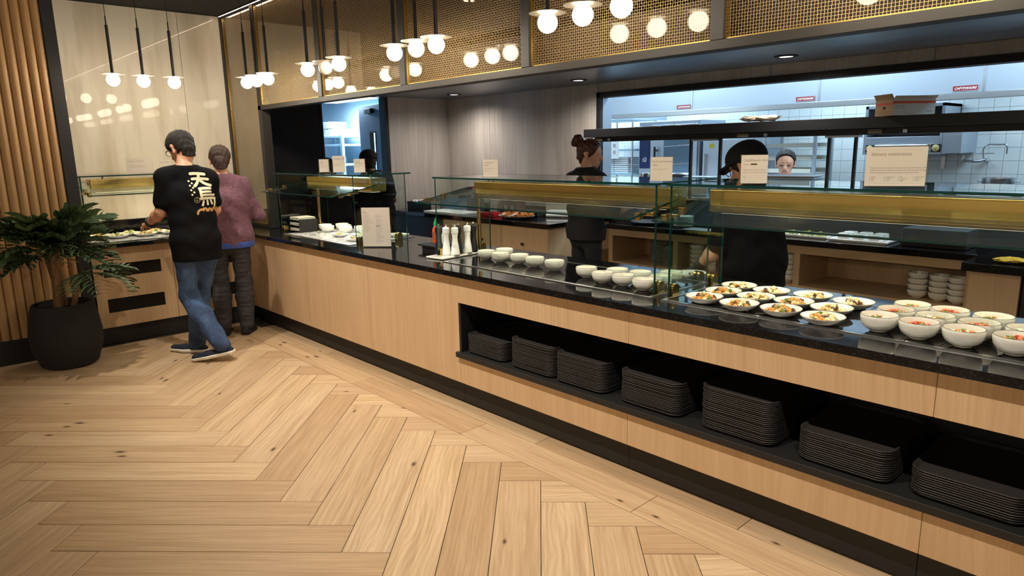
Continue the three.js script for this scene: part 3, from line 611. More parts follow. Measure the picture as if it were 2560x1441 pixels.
// ================================================================ pepper mills, bottles
{
  const body = lathe([[0.001, 0], [0.031, 0], [0.031, 0.012], [0.026, 0.055], [0.019, 0.1], [0.0175, 0.125], [0.021, 0.15]], 26), head = lathe([[0.0215, 0.151], [0.0245, 0.157], [0.025, 0.185], [0.023, 0.192], [0.012, 0.196], [0.001, 0.196]], 26), knob = lathe([[0.001, 0.196], [0.005, 0.196], [0.006, 0.2], [0.0085, 0.203], [0.008, 0.211], [0.001, 0.2135]], 16);
  const wh = plain(0xf1f1ee, 0.3), bk = plain(0x17181c, 0.35);
  const S = [[-3.845, -2.84, 0, 'black wooden pepper mill at the end of the white tray'], [-3.765, -2.845, 1, 'white wooden salt mill next to the end black mill'], [-3.708, -2.877, 1, 'white wooden salt mill in the middle of its row'], [-3.755, -2.945, 0, 'black wooden pepper mill between two white mills'], [-3.728, -3.005, 1, 'tall white salt mill between two black mills'], [-3.742, -3.07, 0, 'black wooden pepper mill nearest the brass post']];
  for (const [x, z, w, l] of S) { const t = thing('pepper_mill', l, 'mill', [x, 0.9005, z]); part(t, 'mill_body', body, w ? wh : bk); part(t, 'mill_head', head, w ? wh : bk); part(t, 'steel_knob', knob, M.chrome); }
  const tr = new RoundedBoxGeometry(0.17, 0.014, 0.43, 2, 0.006); uvm(tr);
  one('mill_tray', 'long white ceramic tray carrying the salt and pepper mills', 'tray', tr, M.china, [-3.785, HC + 0.0085, -2.945], 0.12);
  const b = thing('sauce_bottle', 'squeeze bottle of orange-red chilli sauce with green nozzle cap', 'bottle', [-4.12, 0.935, -3.02]);
  part(b, 'bottle_body', lathe([[0.001, 0], [0.026, 0], [0.0275, 0.006], [0.0275, 0.09], [0.024, 0.11], [0.014, 0.128], [0.013, 0.135]], 24), plain(0xd1531c, 0.18, { clearcoat: 0.6 }));
  part(b, 'bottle_print', lathe([[0.0278, 0.03], [0.0278, 0.085]], 24), plain(0xa34a33, 0.4, { side: THREE.DoubleSide }));
  part(b, 'cap', lathe([[0.016, 0.132], [0.0165, 0.152], [0.01, 0.158], [0.006, 0.175], [0.0025, 0.19], [0.001, 0.191]], 18), plain(0x1f9a58, 0.35));
  const c = thing('sauce_bottle', 'short cream squeeze bottle beside the chilli sauce', 'bottle', [-4.03, 0.935, -3.03]);
  part(c, 'bottle_body', lathe([[0.001, 0], [0.022, 0], [0.022, 0.07], [0.012, 0.09], [0.011, 0.095]], 20), M.china); part(c, 'cap', lathe([[0.012, 0.094], [0.012, 0.104], [0.003, 0.12], [0.001, 0.121]], 14), M.china);
  const cd = thing('condiment_caddy', 'low black stepped caddy under the sauce bottles', 'caddy', [-4.08, HC, -3.0]);
  part(cd, 'caddy_top', box(-0.13, 0.12, 0.036, 0.049, -0.07, 0.09, 0.003), M.black); part(cd, 'caddy_base', box(-0.1, 0.1, 0.0, 0.036, -0.05, 0.07, 0.003), M.black);
}
// ================================================================ printed signs
function canvasTex(w, h, draw) { const c = document.createElement('canvas'); c.width = w; c.height = h; const x = c.getContext('2d'); draw(x, w, h); const t = new THREE.CanvasTexture(c); t.colorSpace = THREE.SRGBColorSpace; return t; }
function signCard(x, w, h, title, body, o = {}) {
  x.fillStyle = '#d8d0c2'; x.fillRect(0, 0, w, h); x.fillStyle = '#5a5148'; x.strokeStyle = '#6d6459'; x.lineWidth = 2;
  const m = w * 0.08; x.beginPath(); x.moveTo(m, h * 0.08); x.lineTo(w - m, h * 0.08); x.moveTo(m, h * 0.93); x.lineTo(w - m, h * 0.93); x.stroke();
  x.font = Math.round(h * (o.ts ?? 0.12)) + 'px serif'; title.forEach((l, i) => x.fillText(l, m, h * (0.22 + i * 0.14)));
  if (o.pill) { x.fillStyle = '#3c3414'; x.beginPath(); x.rect(w * 0.36, h * 0.3, w * 0.24, h * 0.05); x.fill(); x.fillStyle = '#5a5148'; x.font = Math.round(h * 0.06) + 'px serif'; x.fillText('Vegan', m, h * 0.35); }
  x.font = Math.round(h * (o.bs ?? 0.05)) + 'px sans-serif'; body.forEach((l, i) => x.fillText(l, m, h * ((o.by ?? 0.52) + i * (o.bl ?? 0.085))));
}
function signHolder(label, w, h, pos, turn, draw, { foot = true, tilt = 0 } = {}) {
  const t = thing('sign_holder', label, 'sign', pos, turn);
  part(t, 'acrylic_stand', merge([box(-w / 2 - 0.006, w / 2 + 0.006, 0.004, h + 0.012, 0.0025, 0.0045), box(-w / 2 - 0.006, w / 2 + 0.006, 0.004, h + 0.012, -0.0045, -0.0025), ...(foot ? [box(-w / 2 - 0.006, w / 2 + 0.006, 0.0, 0.012, -0.035, 0.012)] : [])]), M.acrylic);
  const tex = canvasTex(Math.round(1200 * w / Math.max(w, h)), Math.round(1200 * h / Math.max(w, h)), draw);
  const g = new THREE.PlaneGeometry(w, h); T(g, 0, h / 2 + 0.008, 0.0016);
  const c = part(t, 'printed_card', g, new THREE.MeshPhysicalMaterial({ map: tex, roughness: 0.6 }));
  part(t, 'card_back', box(-w / 2, w / 2, 0.008, h + 0.008, -0.0012, 0.001), M.paper);
  return t;
}
{
  const TY = HC + 0.556;
  signHolder('small clear-framed card reading Tandoori soup on the glass guard', 0.095, 0.105, [-3.26, TY, -2.83], 0.62, (x, w, h) => signCard(x, w, h, ['Tandoori', 'soup'], ['Ginger, carrot, cumin, onion', 'coconut milk', 'Soy, sesame']));
  signHolder('clear-framed card reading Beef and korean spicy on the glass guard', 0.105, 0.115, [-1.985, TY, -2.83], 0.55, (x, w, h) => signCard(x, w, h, ['Beef and korean', 'spicy'], ['Sesame oil, ginger, soy sauce'], { ts: 0.105 }));
  signHolder('clear-framed card reading Cauliflower curry on the glass guard', 0.11, 0.122, [-1.495, TY, -2.82], 0.5, (x, w, h) => signCard(x, w, h, ['Cauliflower curry'], ['Potato, turmeric, onion, coriander,', 'ginger, garlic, mustard seed, lemon', '', 'May'], { ts: 0.105, pill: 1, by: 0.54 }));
  signHolder('large clear-framed notice titled Dietary restrictions on the glass guard', 0.205, 0.148, [-0.945, TY, -2.87], 0.42, (x, w, h) => {
    signCard(x, w, h, ['Dietary restrictions'], ['Please let our team know of any dietary needs before you order.', 'Please note that our kitchen handles nuts, wheat, dairy and eggs', 'and we cannot promise that any dish is free from them.'], { ts: 0.1, bs: 0.045, by: 0.55, bl: 0.06 });
    x.font = Math.round(h * 0.038) + 'px sans-serif'; ['v  Vegan', 'n  Nuts', 's  Soy', 'vg  Vegetarian', 'w  Wheat', 'd  Dairy', 'f  Fish', 'sf  Shellfish', 'e  Eggs', 'g  Gluten free', 'ss  Sesame', 'h  Halal'].forEach((l, i) => x.fillText(l, w * (0.08 + 0.24 * Math.floor(i / 3)), h * (0.78 + 0.045 * (i % 3))));
  });
  const small = n => (x, w, h) => signCard(x, w, h, n, ['Cucumber, yoghurt, mint', 'dill and olive oil']);
  signHolder('narrow card at the dark panel end of the corner guard', 0.085, 0.11, [-5.56, TY, -2.9], 0.75, small(['Cold', 'soup']));
  signHolder('tall card in the middle of the corner guard', 0.105, 0.138, [-5.35, TY, -2.93], 0.75, small(['Summer rolls']));
  signHolder('card at the brass bar end of the corner guard', 0.092, 0.11, [-5.08, TY, -2.97], 0.75, small(['Chilled', 'dumplings']));
  signHolder('wide card on the salad station guard', 0.205, 0.13, [-6.9, HC + 0.576, -1.78], 1.2, (x, w, h) => signCard(x, w, h, ['Dietary restrictions'], ['Please let our team know of any dietary needs', 'before you order. Our kitchen handles nuts.'], { ts: 0.1, bs: 0.05 }));
  signHolder('small card on the salad station guard', 0.1, 0.11, [-6.9, HC + 0.576, -2.0], 1.2, small(['Green salad']));
  signHolder('tall clear-framed menu standing on the black worktop', 0.225, 0.3, [-4.58, HC + 0.001, -2.79], 0.69, (x, w, h) => {
    x.fillStyle = '#d6cdc0'; x.fillRect(0, 0, w, h); x.fillStyle = '#5d544b'; x.font = '26px sans-serif'; x.fillText('Today', w * 0.06, h * 0.08); x.font = 'bold 48px sans-serif'; x.fillText('Menu', w * 0.06, h * 0.14);
    x.font = '27px sans-serif'; srand(9); const words = ['rice', 'beans', 'carrot', 'ginger', 'lime', 'cumin', 'greens', 'tofu', 'squash', 'bread', 'lentil', 'herbs'];
    for (let c = 0; c < 2; c++) for (let i = 0; i < (c ? 22 : 13); i++) { let s = ''; for (let k = 0; k < 2 + Math.floor(rnd(0, 3)); k++) s += words[Math.floor(rnd(0, 12))] + ' '; x.fillText(s, w * (c ? 0.5 : 0.06), h * (0.19 + i * 0.035)); }
    x.fillStyle = '#111'; x.fillRect(w * 0.5, h * 0.47, w * 0.12, h * 0.012);
  });
}
// ================================================================ back counters
{
  const t = thing('back_counter', 'wood-fronted back counter with dark fridge bay along the taupe wall', 'counter', [-6.0, 0, -5.2]);
  const P = (n, x0, x1, y0, y1, z0, z1, m, r = 0.002) => part(t, n, T(box(x0, x1, y0, y1, z0, z1, r, true), 6.0, 0, 5.2), m);
  P('carcass', XW + 0.01, -4.68, 0.08, 0.838, ZB + 0.01, -4.79, M.maple); P('toe_kick', XW + 0.01, -4.7, 0, 0.08, ZB + 0.05, -4.83, M.black);
  P('fridge_bay', XW + 0.02, -6.37, 0.06, 0.835, -4.79, -4.772, M.black);
  for (const [a, b] of [[-6.36, -5.96], [-5.955, -5.35], [-5.345, -4.68]]) { const d = P('door', a, b, 0.09, 0.83, -4.79, -4.77, M.maple, 0.003); part(d, 'knob', lathe([[0.001, 0.03], [0.014, 0.028], [0.016, 0.02], [0.007, 0.012], [0.007, 0]], 14).rotateX(Math.PI / 2), M.bronzeDark, [(a + b) / 2 + 6.0, 0.66, -4.77 + 5.2]); }
  P('end_panel', -4.68, -4.66, 0.0, 0.84, ZB + 0.01, -4.77, M.maple);
  one('stone_worktop', 'black stone worktop on the back counter below the taupe wall', 'worktop', T(box(XW + 0.003, -4.63, 0.84, HC, ZB + 0.003, -4.745, 0.003), 6, -0.84, 5.2), M.granite, [-6, 0.84, -5.2]);
  one('backsplash', 'low black stone upstand against the taupe wall', 'backsplash', box(-1.38, 1.38, 0, 0.06, -0.01, 0.01, 0.002), M.granite, [-6.03, HC + 0.001, ZB + 0.012]);
}
{
  const t = thing('open_shelf_unit', 'open wooden shelf unit under the kitchen window stacked with white dishes', 'shelf unit', [-2.7, 0, -5.4]);
  const P = (n, x0, x1, y0, y1, z0, z1, m, r = 0.002, v = true) => part(t, n, T(box(x0, x1, y0, y1, z0, z1, r, v), 2.7, 0, 5.4), m);
  P('back', -4.22, -1.17, 0.02, 0.84, ZB + 0.005, ZB + 0.02, M.maple);
  P('apron', -4.22, -1.17, 0.775, 0.84, -5.2, -5.17, M.maple, 0.002, false);
  P('shelf', -4.22, -1.17, 0.495, 0.525, ZB + 0.02, -5.17, M.maple, 0.002, false); P('base', -4.22, -1.17, 0.0, 0.1, ZB + 0.02, -5.2, M.maple, 0.002, false);
  for (const x of [-4.2, -3.46, -2.35, -1.19]) P('divider', x - 0.025, x + 0.025, 0.1, 0.775, ZB + 0.02, -5.172, M.maple);
  one('stone_worktop', 'black stone worktop on the open shelf unit below the window', 'worktop', T(box(-4.24, -1.16, 0.84, HC, ZB + 0.04, -5.15, 0.003), 2.7, -0.84, 5.4), M.granite, [-2.7, 0.84, -5.4]);
  const e = thing('end_cabinet', 'wood and black end cabinet with overhanging stone top past the shelves', 'cabinet', [0.2, 0, -5.2]);
  part(e, 'side_panel', T(box(-1.12, -0.86, 0, 0.835, ZB + 0.01, -4.83, 0.002, true), -0.2, 0, 5.2), M.maple);
  part(e, 'oven_front', T(box(-0.85, 1.6, 0.06, 0.835, ZB + 0.01, -4.84, 0.004), -0.2, 0, 5.2), M.black);
  part(e, 'oven_handle', T(rod([-0.7, 0.62, -4.79], [0.1, 0.62, -4.79], 0.012), -0.2, 0, 5.2), M.steel);
  one('stone_worktop', 'black stone top overhanging the end cabinet past the shelves', 'worktop', T(box(-1.155, 1.62, 0.836, HC, ZB + 0.04, -4.78, 0.003), -0.2, -0.836, 5.2), M.granite, [0.2, 0.836, -5.2]);
}
// stacked dishes on the shelf
{
  const SH = 0.526, pg = plateGeo(0.105, 0.018), ps = plateGeo(0.08, 0.016), bg = bowlGeo(0.064, 0.06, 0.03); let a, b, c;
  for (let i = 0; i < 12; i++) { const p = [-3.72, SH + i * 0.0175, -5.33], l = 'white plate in the wide plate stack on the open shelf'; a = a ? (dup(a, p, 0, l), a) : dish('stacked_plate', l, 'plate', pg, 0.105, 0.018, M.china, p, 'wide plate stack'); }
  for (let i = 0; i < 10; i++) { const p = [-3.575, SH + i * 0.0165, -5.26], l = 'small white plate in the narrow plate stack by the divider'; b = b ? (dup(b, p, 0, l), b) : dish('stacked_plate', l, 'plate', ps, 0.08, 0.016, M.china, p, 'narrow plate stack'); }
  for (const [x, z, n, w] of [[-3.30, -5.28, 5, 'beside the divider'], [-3.14, -5.28, 5, 'in the second bowl stack past the divider'], [-3.27, -5.45, 6, 'behind the two front bowl stacks'], [-2.455, -5.28, 5, 'beside the next divider'], [-1.53, -5.3, 4, 'in the lone group at the end, inner stack'], [-1.39, -5.28, 4, 'in the lone group at the end, middle stack'], [-1.27, -5.26, 4, 'in the lone group at the end, last stack']])
    for (let i = 0; i < n; i++) { const p = [x, SH + i * 0.041, z], l = 'stacked white bowl with dark rim ' + w; c = c ? (dup(c, p, 0, l, 'shelf bowls ' + w), c) : dish('stacked_bowl', l, 'bowl', bg, 0.064, 0.06, M.china, p, 'shelf bowls ' + w); }
  let d; for (let i = 0; i < 6; i++) { const p = [-3.5, HC + 0.001 + i * 0.0165, -5.35], l = 'white plate in the short stack on the stone top'; d = d ? (dup(d, p, 0, l), d) : dish('stacked_plate', l, 'plate', plateGeo(0.095, 0.016), 0.095, 0.016, M.china, p, 'worktop plate stack'); }
}
// things on the back worktops
{
  srand(55);
  const Y = HC + 0.001;
  const pan = (w, d, h, m = M.steel, wall = 0.004) => merge([box(-w, w, 0, wall, -d, d), box(-w, -w + wall, 0, h, -d, d), box(w - wall, w, 0, h, -d, d), box(-w, w, 0, h, -d, -d + wall), box(-w, w, 0, h, d - wall, d), box(-w - 0.012, w + 0.012, h - 0.004, h, d - wall, d + 0.012), box(-w - 0.012, w + 0.012, h - 0.004, h, -d - 0.012, -d + wall), box(w - wall, w + 0.012, h - 0.004, h, -d, d), box(-w - 0.012, -w + wall, h - 0.004, h, -d, d)]);
  const bin = thing('napkin_bin', 'small black bin of crumpled white napkins by the doorway', 'bin', [-7.18, Y, -5.02], 0.2); part(bin, 'bin_body', pan(0.13, 0.08, 0.1), M.black); part(bin, 'napkins', merge([...Array(7)].map((_, i) => T(chunk(0.035), -0.08 + i * 0.027, 0.09, rnd(-0.03, 0.03)))), M.white);
  const hp = thing('steel_pan', 'deep steel pan lined with crumpled foil', 'pan', [-6.72, Y, -5.35], 0.1); part(hp, 'pan_body', pan(0.24, 0.15, 0.15), M.steelSoft); part(hp, 'foil', merge([...Array(10)].map(() => T(chunk(0.05), rnd(-0.2, 0.2), 0.13, rnd(-0.1, 0.1)))), M.steel);
  const tg = thing('frying_pan', 'dark blue frying pan with red handle resting on the foil-lined pan', 'frying pan', [-6.68, Y + 0.215, -5.33], 0.3); const fp = lathe([[0.001, 0], [0.13, 0], [0.15, 0.03], [0.147, 0.03], [0.128, 0.004], [0.001, 0.004]], 28); fp.rotateZ(0.28); part(tg, 'pan_body', fp, plain(0x273247, 0.35)); part(tg, 'handle', rod([0.13, 0.05, 0], [0.36, 0.13, 0], 0.012, 0.009), plain(0x9c2a2a, 0.4));
  one('sheet_tray', 'large white tray lying at the front of the back counter', 'tray', merge([box(-0.36, 0.36, 0, 0.008, -0.16, 0.16, 0.003), box(-0.36, 0.36, 0.008, 0.02, 0.152, 0.16), box(-0.36, 0.36, 0.008, 0.02, -0.16, -0.152), box(-0.36, -0.352, 0.008, 0.02, -0.16, 0.16), box(0.352, 0.36, 0.008, 0.02, -0.16, 0.16)]), M.white, [-6.42, Y, -4.96]);
  const oneBowl = one('glass_bowl', 'shallow clear bowl on the large white tray', 'bowl', bowlGeo(0.09, 0.045, 0.05), M.acrylic, [-6.3, Y + 0.009, -4.95]);
  const tub = thing('storage_tub', 'white plastic tub behind the red tray', 'tub', [-6.12, Y, -5.38]); part(tub, 'tub_body', lathe([[0.001, 0], [0.075, 0], [0.085, 0.16], [0.08, 0.16], [0.07, 0.005], [0.001, 0.005]], 24), M.white); part(tub, 'lid', lathe([[0.001, 0.168], [0.088, 0.168], [0.09, 0.16], [0.088, 0.158]], 24), M.white);
  const mt = thing('storage_tub', 'maroon lidded tub with white tags beside the white tub', 'tub', [-5.86, Y, -5.42]); part(mt, 'tub_body', box(-0.13, 0.13, 0, 0.15, -0.08, 0.08, 0.01), plain(0x6b2f2b, 0.4)); part(mt, 'lid', box(-0.14, 0.14, 0.15, 0.165, -0.09, 0.09, 0.004), plain(0xdcd7d0, 0.4)); part(mt, 'paper_tag', merge([box(-0.06, -0.02, 0.04, 0.09, 0.0795, 0.0815), box(0.05, 0.09, 0.04, 0.09, 0.0795, 0.0815)]), M.paper);
  for (const [x, l, w, h] of [[-5.36, 'white cutting board leaning on the taupe wall by the maroon tub', 0.17, 0.2], [-4.88, 'white cutting board leaning on the taupe wall near the window', 0.15, 0.19]]) { const b = one('cutting_board', l, 'cutting board', box(-w, w, 0, h, -0.006, 0.006, 0.004), M.paper, [x, Y, ZB + 0.1]); b.rotation.x = -0.25; }
  const rt = one('red_tray', 'narrow red plastic tray at the worktop edge', 'tray', merge([box(-0.11, 0.11, 0, 0.012, -0.07, 0.07, 0.004), box(-0.11, 0.11, 0.012, 0.04, 0.06, 0.07, 0.003), box(-0.11, 0.11, 0.012, 0.04, -0.07, -0.06, 0.003), box(-0.11, -0.1, 0.012, 0.04, -0.07, 0.07, 0.003), box(0.1, 0.11, 0.012, 0.04, -0.07, 0.07, 0.003)]), plain(0xc2302f, 0.35), [-5.74, Y, -4.98]);
  const pl = thing('platter', 'wide grey platter of pastries at the worktop edge', 'platter', [-5.34, Y, -4.99]); { const g = plateGeo(0.2, 0.03); g.scale(1.15, 1, 0.8); part(pl, 'platter_body', g, plain(0xa7a4a0, 0.3)); }
  let pa; for (let i = 0; i < 7; i++) { const p = [-5.5 + i * 0.052, Y + 0.014, -4.99 + (i % 2 ? 0.05 : -0.04)], l = 'golden baked pastry on the grey platter'; if (!pa) { const g = chunk(0.038); g.scale(1.3, 0.9, 1); T(g, 0, 0.024, 0); pa = thing('pastry', l, 'pastry', p, 0, 'pastries on the platter'); part(pa, 'crust', g, plain(0xd98f45, 0.5)); part(pa, 'filling', T(chunk(0.02), 0.01, 0.05, 0), plain(0x7a3a1e, 0.4)); } else dup(pa, p, i * 1.1, l); }
  for (const [x, l] of [[-5.42, 'white ladle lying over the platter rim by the red tray'], [-5.27, 'white ladle lying over the middle of the platter rim']]) { const s = thing('ladle', l, 'ladle', [x, Y + 0.034, -4.86], 0.5); part(s, 'handle', tube([[0, 0.01, 0.03], [0.01, 0.012, -0.05], [0.03, 0.02, -0.12]], 0.008, 12, 6), M.white); part(s, 'scoop', lathe([[0.001, 0], [0.02, 0.006], [0.026, 0.018], [0.024, 0.018], [0.018, 0.008], [0.001, 0.003]], 16), M.white, [-0.005, -0.008, 0.05]); }
  const cb = thing('cloth_bundle', 'bundle of rolled white napkins near the window end', 'napkins', [-5.02, Y, -5.36], 0.4); for (let i = 0; i < 7; i++) part(cb, 'napkin_roll', rod([-0.16, 0.02 + (i > 3 ? 0.034 : 0), -0.075 + (i > 3 ? (i - 4) * 0.045 + 0.02 : i * 0.042)], [0.16, 0.018 + (i > 3 ? 0.034 : 0), -0.07 + (i > 3 ? (i - 4) * 0.045 + 0.02 : i * 0.042)], 0.02, 0.018, 10), M.white);
  one('black_box', 'flat black box stacked behind the pastry platter', 'box', box(-0.14, 0.14, 0, 0.06, -0.1, 0.1, 0.004), M.black, [-5.38, Y, -5.3]);
  // on the shelf unit top
  const bp = thing('round_pan', 'shallow black round pan on the shelf unit top', 'pan', [-3.87, Y, -5.36]); part(bp, 'pan_body', lathe([[0.001, 0], [0.17, 0], [0.185, 0.03], [0.18, 0.03], [0.166, 0.006], [0.001, 0.006]], 36), M.black); part(bp, 'handle', box(-0.26, -0.18, 0.018, 0.03, -0.015, 0.015, 0.004), M.black);
  one('grey_mat', 'grey rubber mat under the plate stack edge', 'mat', box(-0.2, 0.2, 0, 0.004, -0.09, 0.09, 0.001), plain(0x77767a, 0.6), [-3.2, Y, -5.26]);
  const ft = (l, x, z, w, d) => one('serving_platter', l, 'platter', merge([box(-w, w, 0, 0.006, -d, d, 0.002), box(-w - 0.012, w + 0.012, 0.004, 0.018, d - 0.006, d + 0.006, 0.003), box(-w - 0.012, w + 0.012, 0.004, 0.018, -d - 0.006, -d + 0.006, 0.003), box(-w - 0.012, -w, 0.004, 0.018, -d, d, 0.003), box(w, w + 0.012, 0.004, 0.018, -d, d, 0.003)]), M.whitePlate, [x, Y, z]);
  ft('white rectangular platter with green salad mounds on the shelf unit', -2.44, -5.42, 0.24, 0.12); ft('white rectangular platter of square cups on the shelf unit', -1.95, -5.38, 0.2, 0.13);
  const h = heap(['leaf', 'green', 'pale'], 0.045, 0.03, 24, 0.012);
  for (let i = 0; i < 4; i++) food('salad_mound', 'green salad mound on the white rectangular platter', 'food', [-2.61 + i * 0.115, Y + 0.007, -5.4 + (i % 2) * 0.03], i, 'salad mounds on the platter', h);
  const cup = lathe([[0.001, 0], [0.032, 0], [0.042, 0.012], [0.045, 0.05], [0.042, 0.05], [0.036, 0.008], [0.001, 0.008]], 4); cup.rotateY(Math.PI / 4); let cp;
  for (let i = 0; i < 6; i++) { const p = [-2.06 + (i % 3) * 0.11, Y + 0.0065, -5.32 - Math.floor(i / 3) * 0.11], l = 'small white square cup on the rectangular platter'; cp = cp ? (dup(cp, p, 0, l), cp) : one('square_cup', l, 'cup', new RoundedBoxGeometry(0.085, 0.055, 0.085, 2, 0.014).translate(0, 0.0275, 0), M.whitePlate, p, 0, 'square cups'); }
  const eq = thing('food_warmer', 'low black food warmer on the shelf unit top beside the cups', 'warmer', [-1.46, Y, -5.42]); part(eq, 'body', box(-0.2, 0.2, 0, 0.13, -0.14, 0.14, 0.008), M.black); part(eq, 'control_panel', box(-0.18, 0.18, 0.02, 0.05, 0.138, 0.143, 0.001), M.kick);
  const yc = one('yellow_cloth', 'crumpled yellow cloth on the end cabinet top', 'cloth', (() => { const l = []; for (let i = 0; i < 9; i++) { const g = chunk(0.045); g.scale(1, 0.35, 1); l.push(T(g, rnd(-0.09, 0.09), 0.018, rnd(-0.05, 0.05))); } return merge(l); })(), plain(0xd9c03c, 0.8), [-0.9, Y, -4.95]);
  // on and beside the counter
  const rk = thing('paper_rack', 'black wire rack of folded papers at the counter corner', 'rack', [-6.07, HC + 0.001, -2.91], 0); for (let i = 0; i < 3; i++) part(rk, 'rack_shelf', box(-0.1, 0.1, 0.012 + i * 0.05, 0.018 + i * 0.05, -0.09, 0.09, 0.001), M.black); for (const s of [-1, 1]) part(rk, 'rack_side', box(s * 0.1 - 0.003, s * 0.1 + 0.003, 0, 0.125, -0.09, 0.09, 0.001), M.black);
  for (let i = 0; i < 3; i++) one('folded_papers', 'sheaf of folded papers inside the black wire rack', 'papers', merge([...Array(5)].map((_, k) => T(box(-0.088, 0.088, 0, 0.004, -0.085, 0.085).rotateY(rnd(-0.06, 0.06)), 0, k * 0.005, 0))), M.paper, [-6.07, HC + 0.0195 + i * 0.05, -2.905], 0, 'papers in the rack');
  one('ridged_tray', 'ridged steel tray under the noodle plate on the first hot well', 'tray', merge([box(-0.12, 0.12, 0, 0.003, -0.06, 0.06), ...[...Array(16)].map((_, i) => box(-0.11 + i * 0.0145, -0.104 + i * 0.0145, 0.003, 0.006, -0.055, 0.055))]), M.steel, [-2.1, HC + 0.0005, -3.325]);
}
// ================================================================ kitchen
{
  const t = thing('pass_shelf', 'long black shelf on slim posts across the kitchen window', 'shelf', [-1.0, 1.13, -5.5]);
  const P = (n, x0, x1, y0, y1, z0, z1, m, r = 0.003, par = t) => part(par, n, T(box(x0, x1, y0, y1, z0, z1, r), 1.0, -1.13, 5.5), m);
  P('shelf_board', -4.77, 3.2, 1.712, 1.795, -5.66, -5.42, M.black); P('lower_rail', -4.65, 3.2, 1.668, 1.711, -5.6, -5.45, M.black);
  for (const x of [-3.57, -3.27, -2.32, -2.12, -0.4, 0.9]) P('post', x - 0.011, x + 0.011, 1.1315, 1.668, -5.56, -5.53, M.black);
  for (const x of [-4.58, -3.0, -1.95, -0.9]) P('heat_lamp', x - 0.05, x + 0.05, 1.675, 1.705, -5.449, -5.43, plain(0x6d6252, 0.5), 0.002);
  for (const x of [-4.45, -2.8, -1.75]) P('switch', x - 0.015, x + 0.015, 1.675, 1.7, -5.449, -5.435, M.steelSoft, 0.002);
  for (const x of [-3.42, -2.22]) P('ticket_rail', x - 0.12, x + 0.14, 1.652, 1.668, -5.56, -5.5, M.steelSoft, 0.002);
  // cardboard box on the shelf
  const bx = thing('cardboard_box', 'open brown and white cardboard box with orange stripe on the black shelf', 'box', [-1.8, 1.7955, -5.545], 0.93);
  const side = canvasTex(512, 256, (x, w, h) => { x.fillStyle = '#c9d0d2'; x.fillRect(0, 0, w, h); x.fillStyle = '#cf6a52'; x.fillRect(0, h * 0.14, w, h * 0.16); x.fillStyle = '#5b6468'; x.font = '26px sans-serif'; x.fillText('PRODUCE', 20, h * 0.46); x.fillText('KEEP COOL', 20, h * 0.6); x.fillRect(w * 0.8, h * 0.75, w * 0.14, 8); });
  const brown = canvasTex(256, 256, (x, w, h) => { x.fillStyle = '#8a6a48'; x.fillRect(0, 0, w, h); x.fillStyle = '#a33f2a'; x.fillRect(0, h * 0.24, w, h * 0.12); x.fillStyle = '#1c1713'; x.beginPath(); x.arc(w * 0.52, h * 0.52, h * 0.1, 0, 7); x.fill(); x.fillStyle = '#5a422c'; for (let i = 0; i < 4; i++) x.fillRect(w * 0.08, h * (0.7 + i * 0.07), w * 0.8, 4); });
  const pm = tex => new THREE.MeshPhysicalMaterial({ map: tex, roughness: 0.8 });
  const card = plain(0x8a6a48, 0.85), W = 0.16, D = 0.1, H = 0.115;
  const pf = new THREE.PlaneGeometry(2 * W, H); part(bx, 'printed_side', pf, pm(side), [0, H / 2, D + 0.0006]);
  const pb = new THREE.PlaneGeometry(2 * D, H); part(bx, 'printed_end', pb, pm(brown), [-W - 0.0006, H / 2, 0], [0, -Math.PI / 2, 0]);
  part(bx, 'box_walls', merge([box(-W, W, 0, 0.004, -D, D), box(-W, W, 0, H, D - 0.004, D), box(-W, W, 0, H, -D, -D + 0.004), box(-W, -W + 0.004, 0, H, -D, D), box(W - 0.004, W, 0, H, -D, D)]), card);
  part(bx, 'flap', box(-0.003, 0.003, 0, 0.04, -D, D), card, [-W + 0.002, H - 0.002, 0], [0, 0, 0.5]); part(bx, 'flap', box(-W, W, 0, 0.03, -0.003, 0.003), M.paper, [0, H - 0.002, D - 0.002], [0.9, 0, 0]);
  srand(91); one('paper_bag', 'crumpled pale paper bag lying on the black shelf', 'bag', (() => { const l = []; for (let i = 0; i < 6; i++) { const g = chunk(0.07); g.scale(1.3, 0.4, 0.8); l.push(T(g, rnd(-0.12, 0.12), 0.03, rnd(-0.03, 0.03))); } return merge(l); })(), plain(0xd8cbb2, 0.85), [-2.86, 1.7955, -5.54]);
  let cl; for (let i = 0; i < 4; i++) { const p = [-4.2 + i * 0.22, 1.7955, -5.55], l = 'small pale lid lying on the black shelf over the window'; cl = cl ? (dup(cl, p, 0, l), cl) : one('pan_lid', l, 'lid', lathe([[0.001, 0.018], [0.01, 0.018], [0.012, 0.008], [0.06, 0.006], [0.062, 0], [0.001, 0]], 20), M.white, p, 0, 'lids on the shelf'); }
}
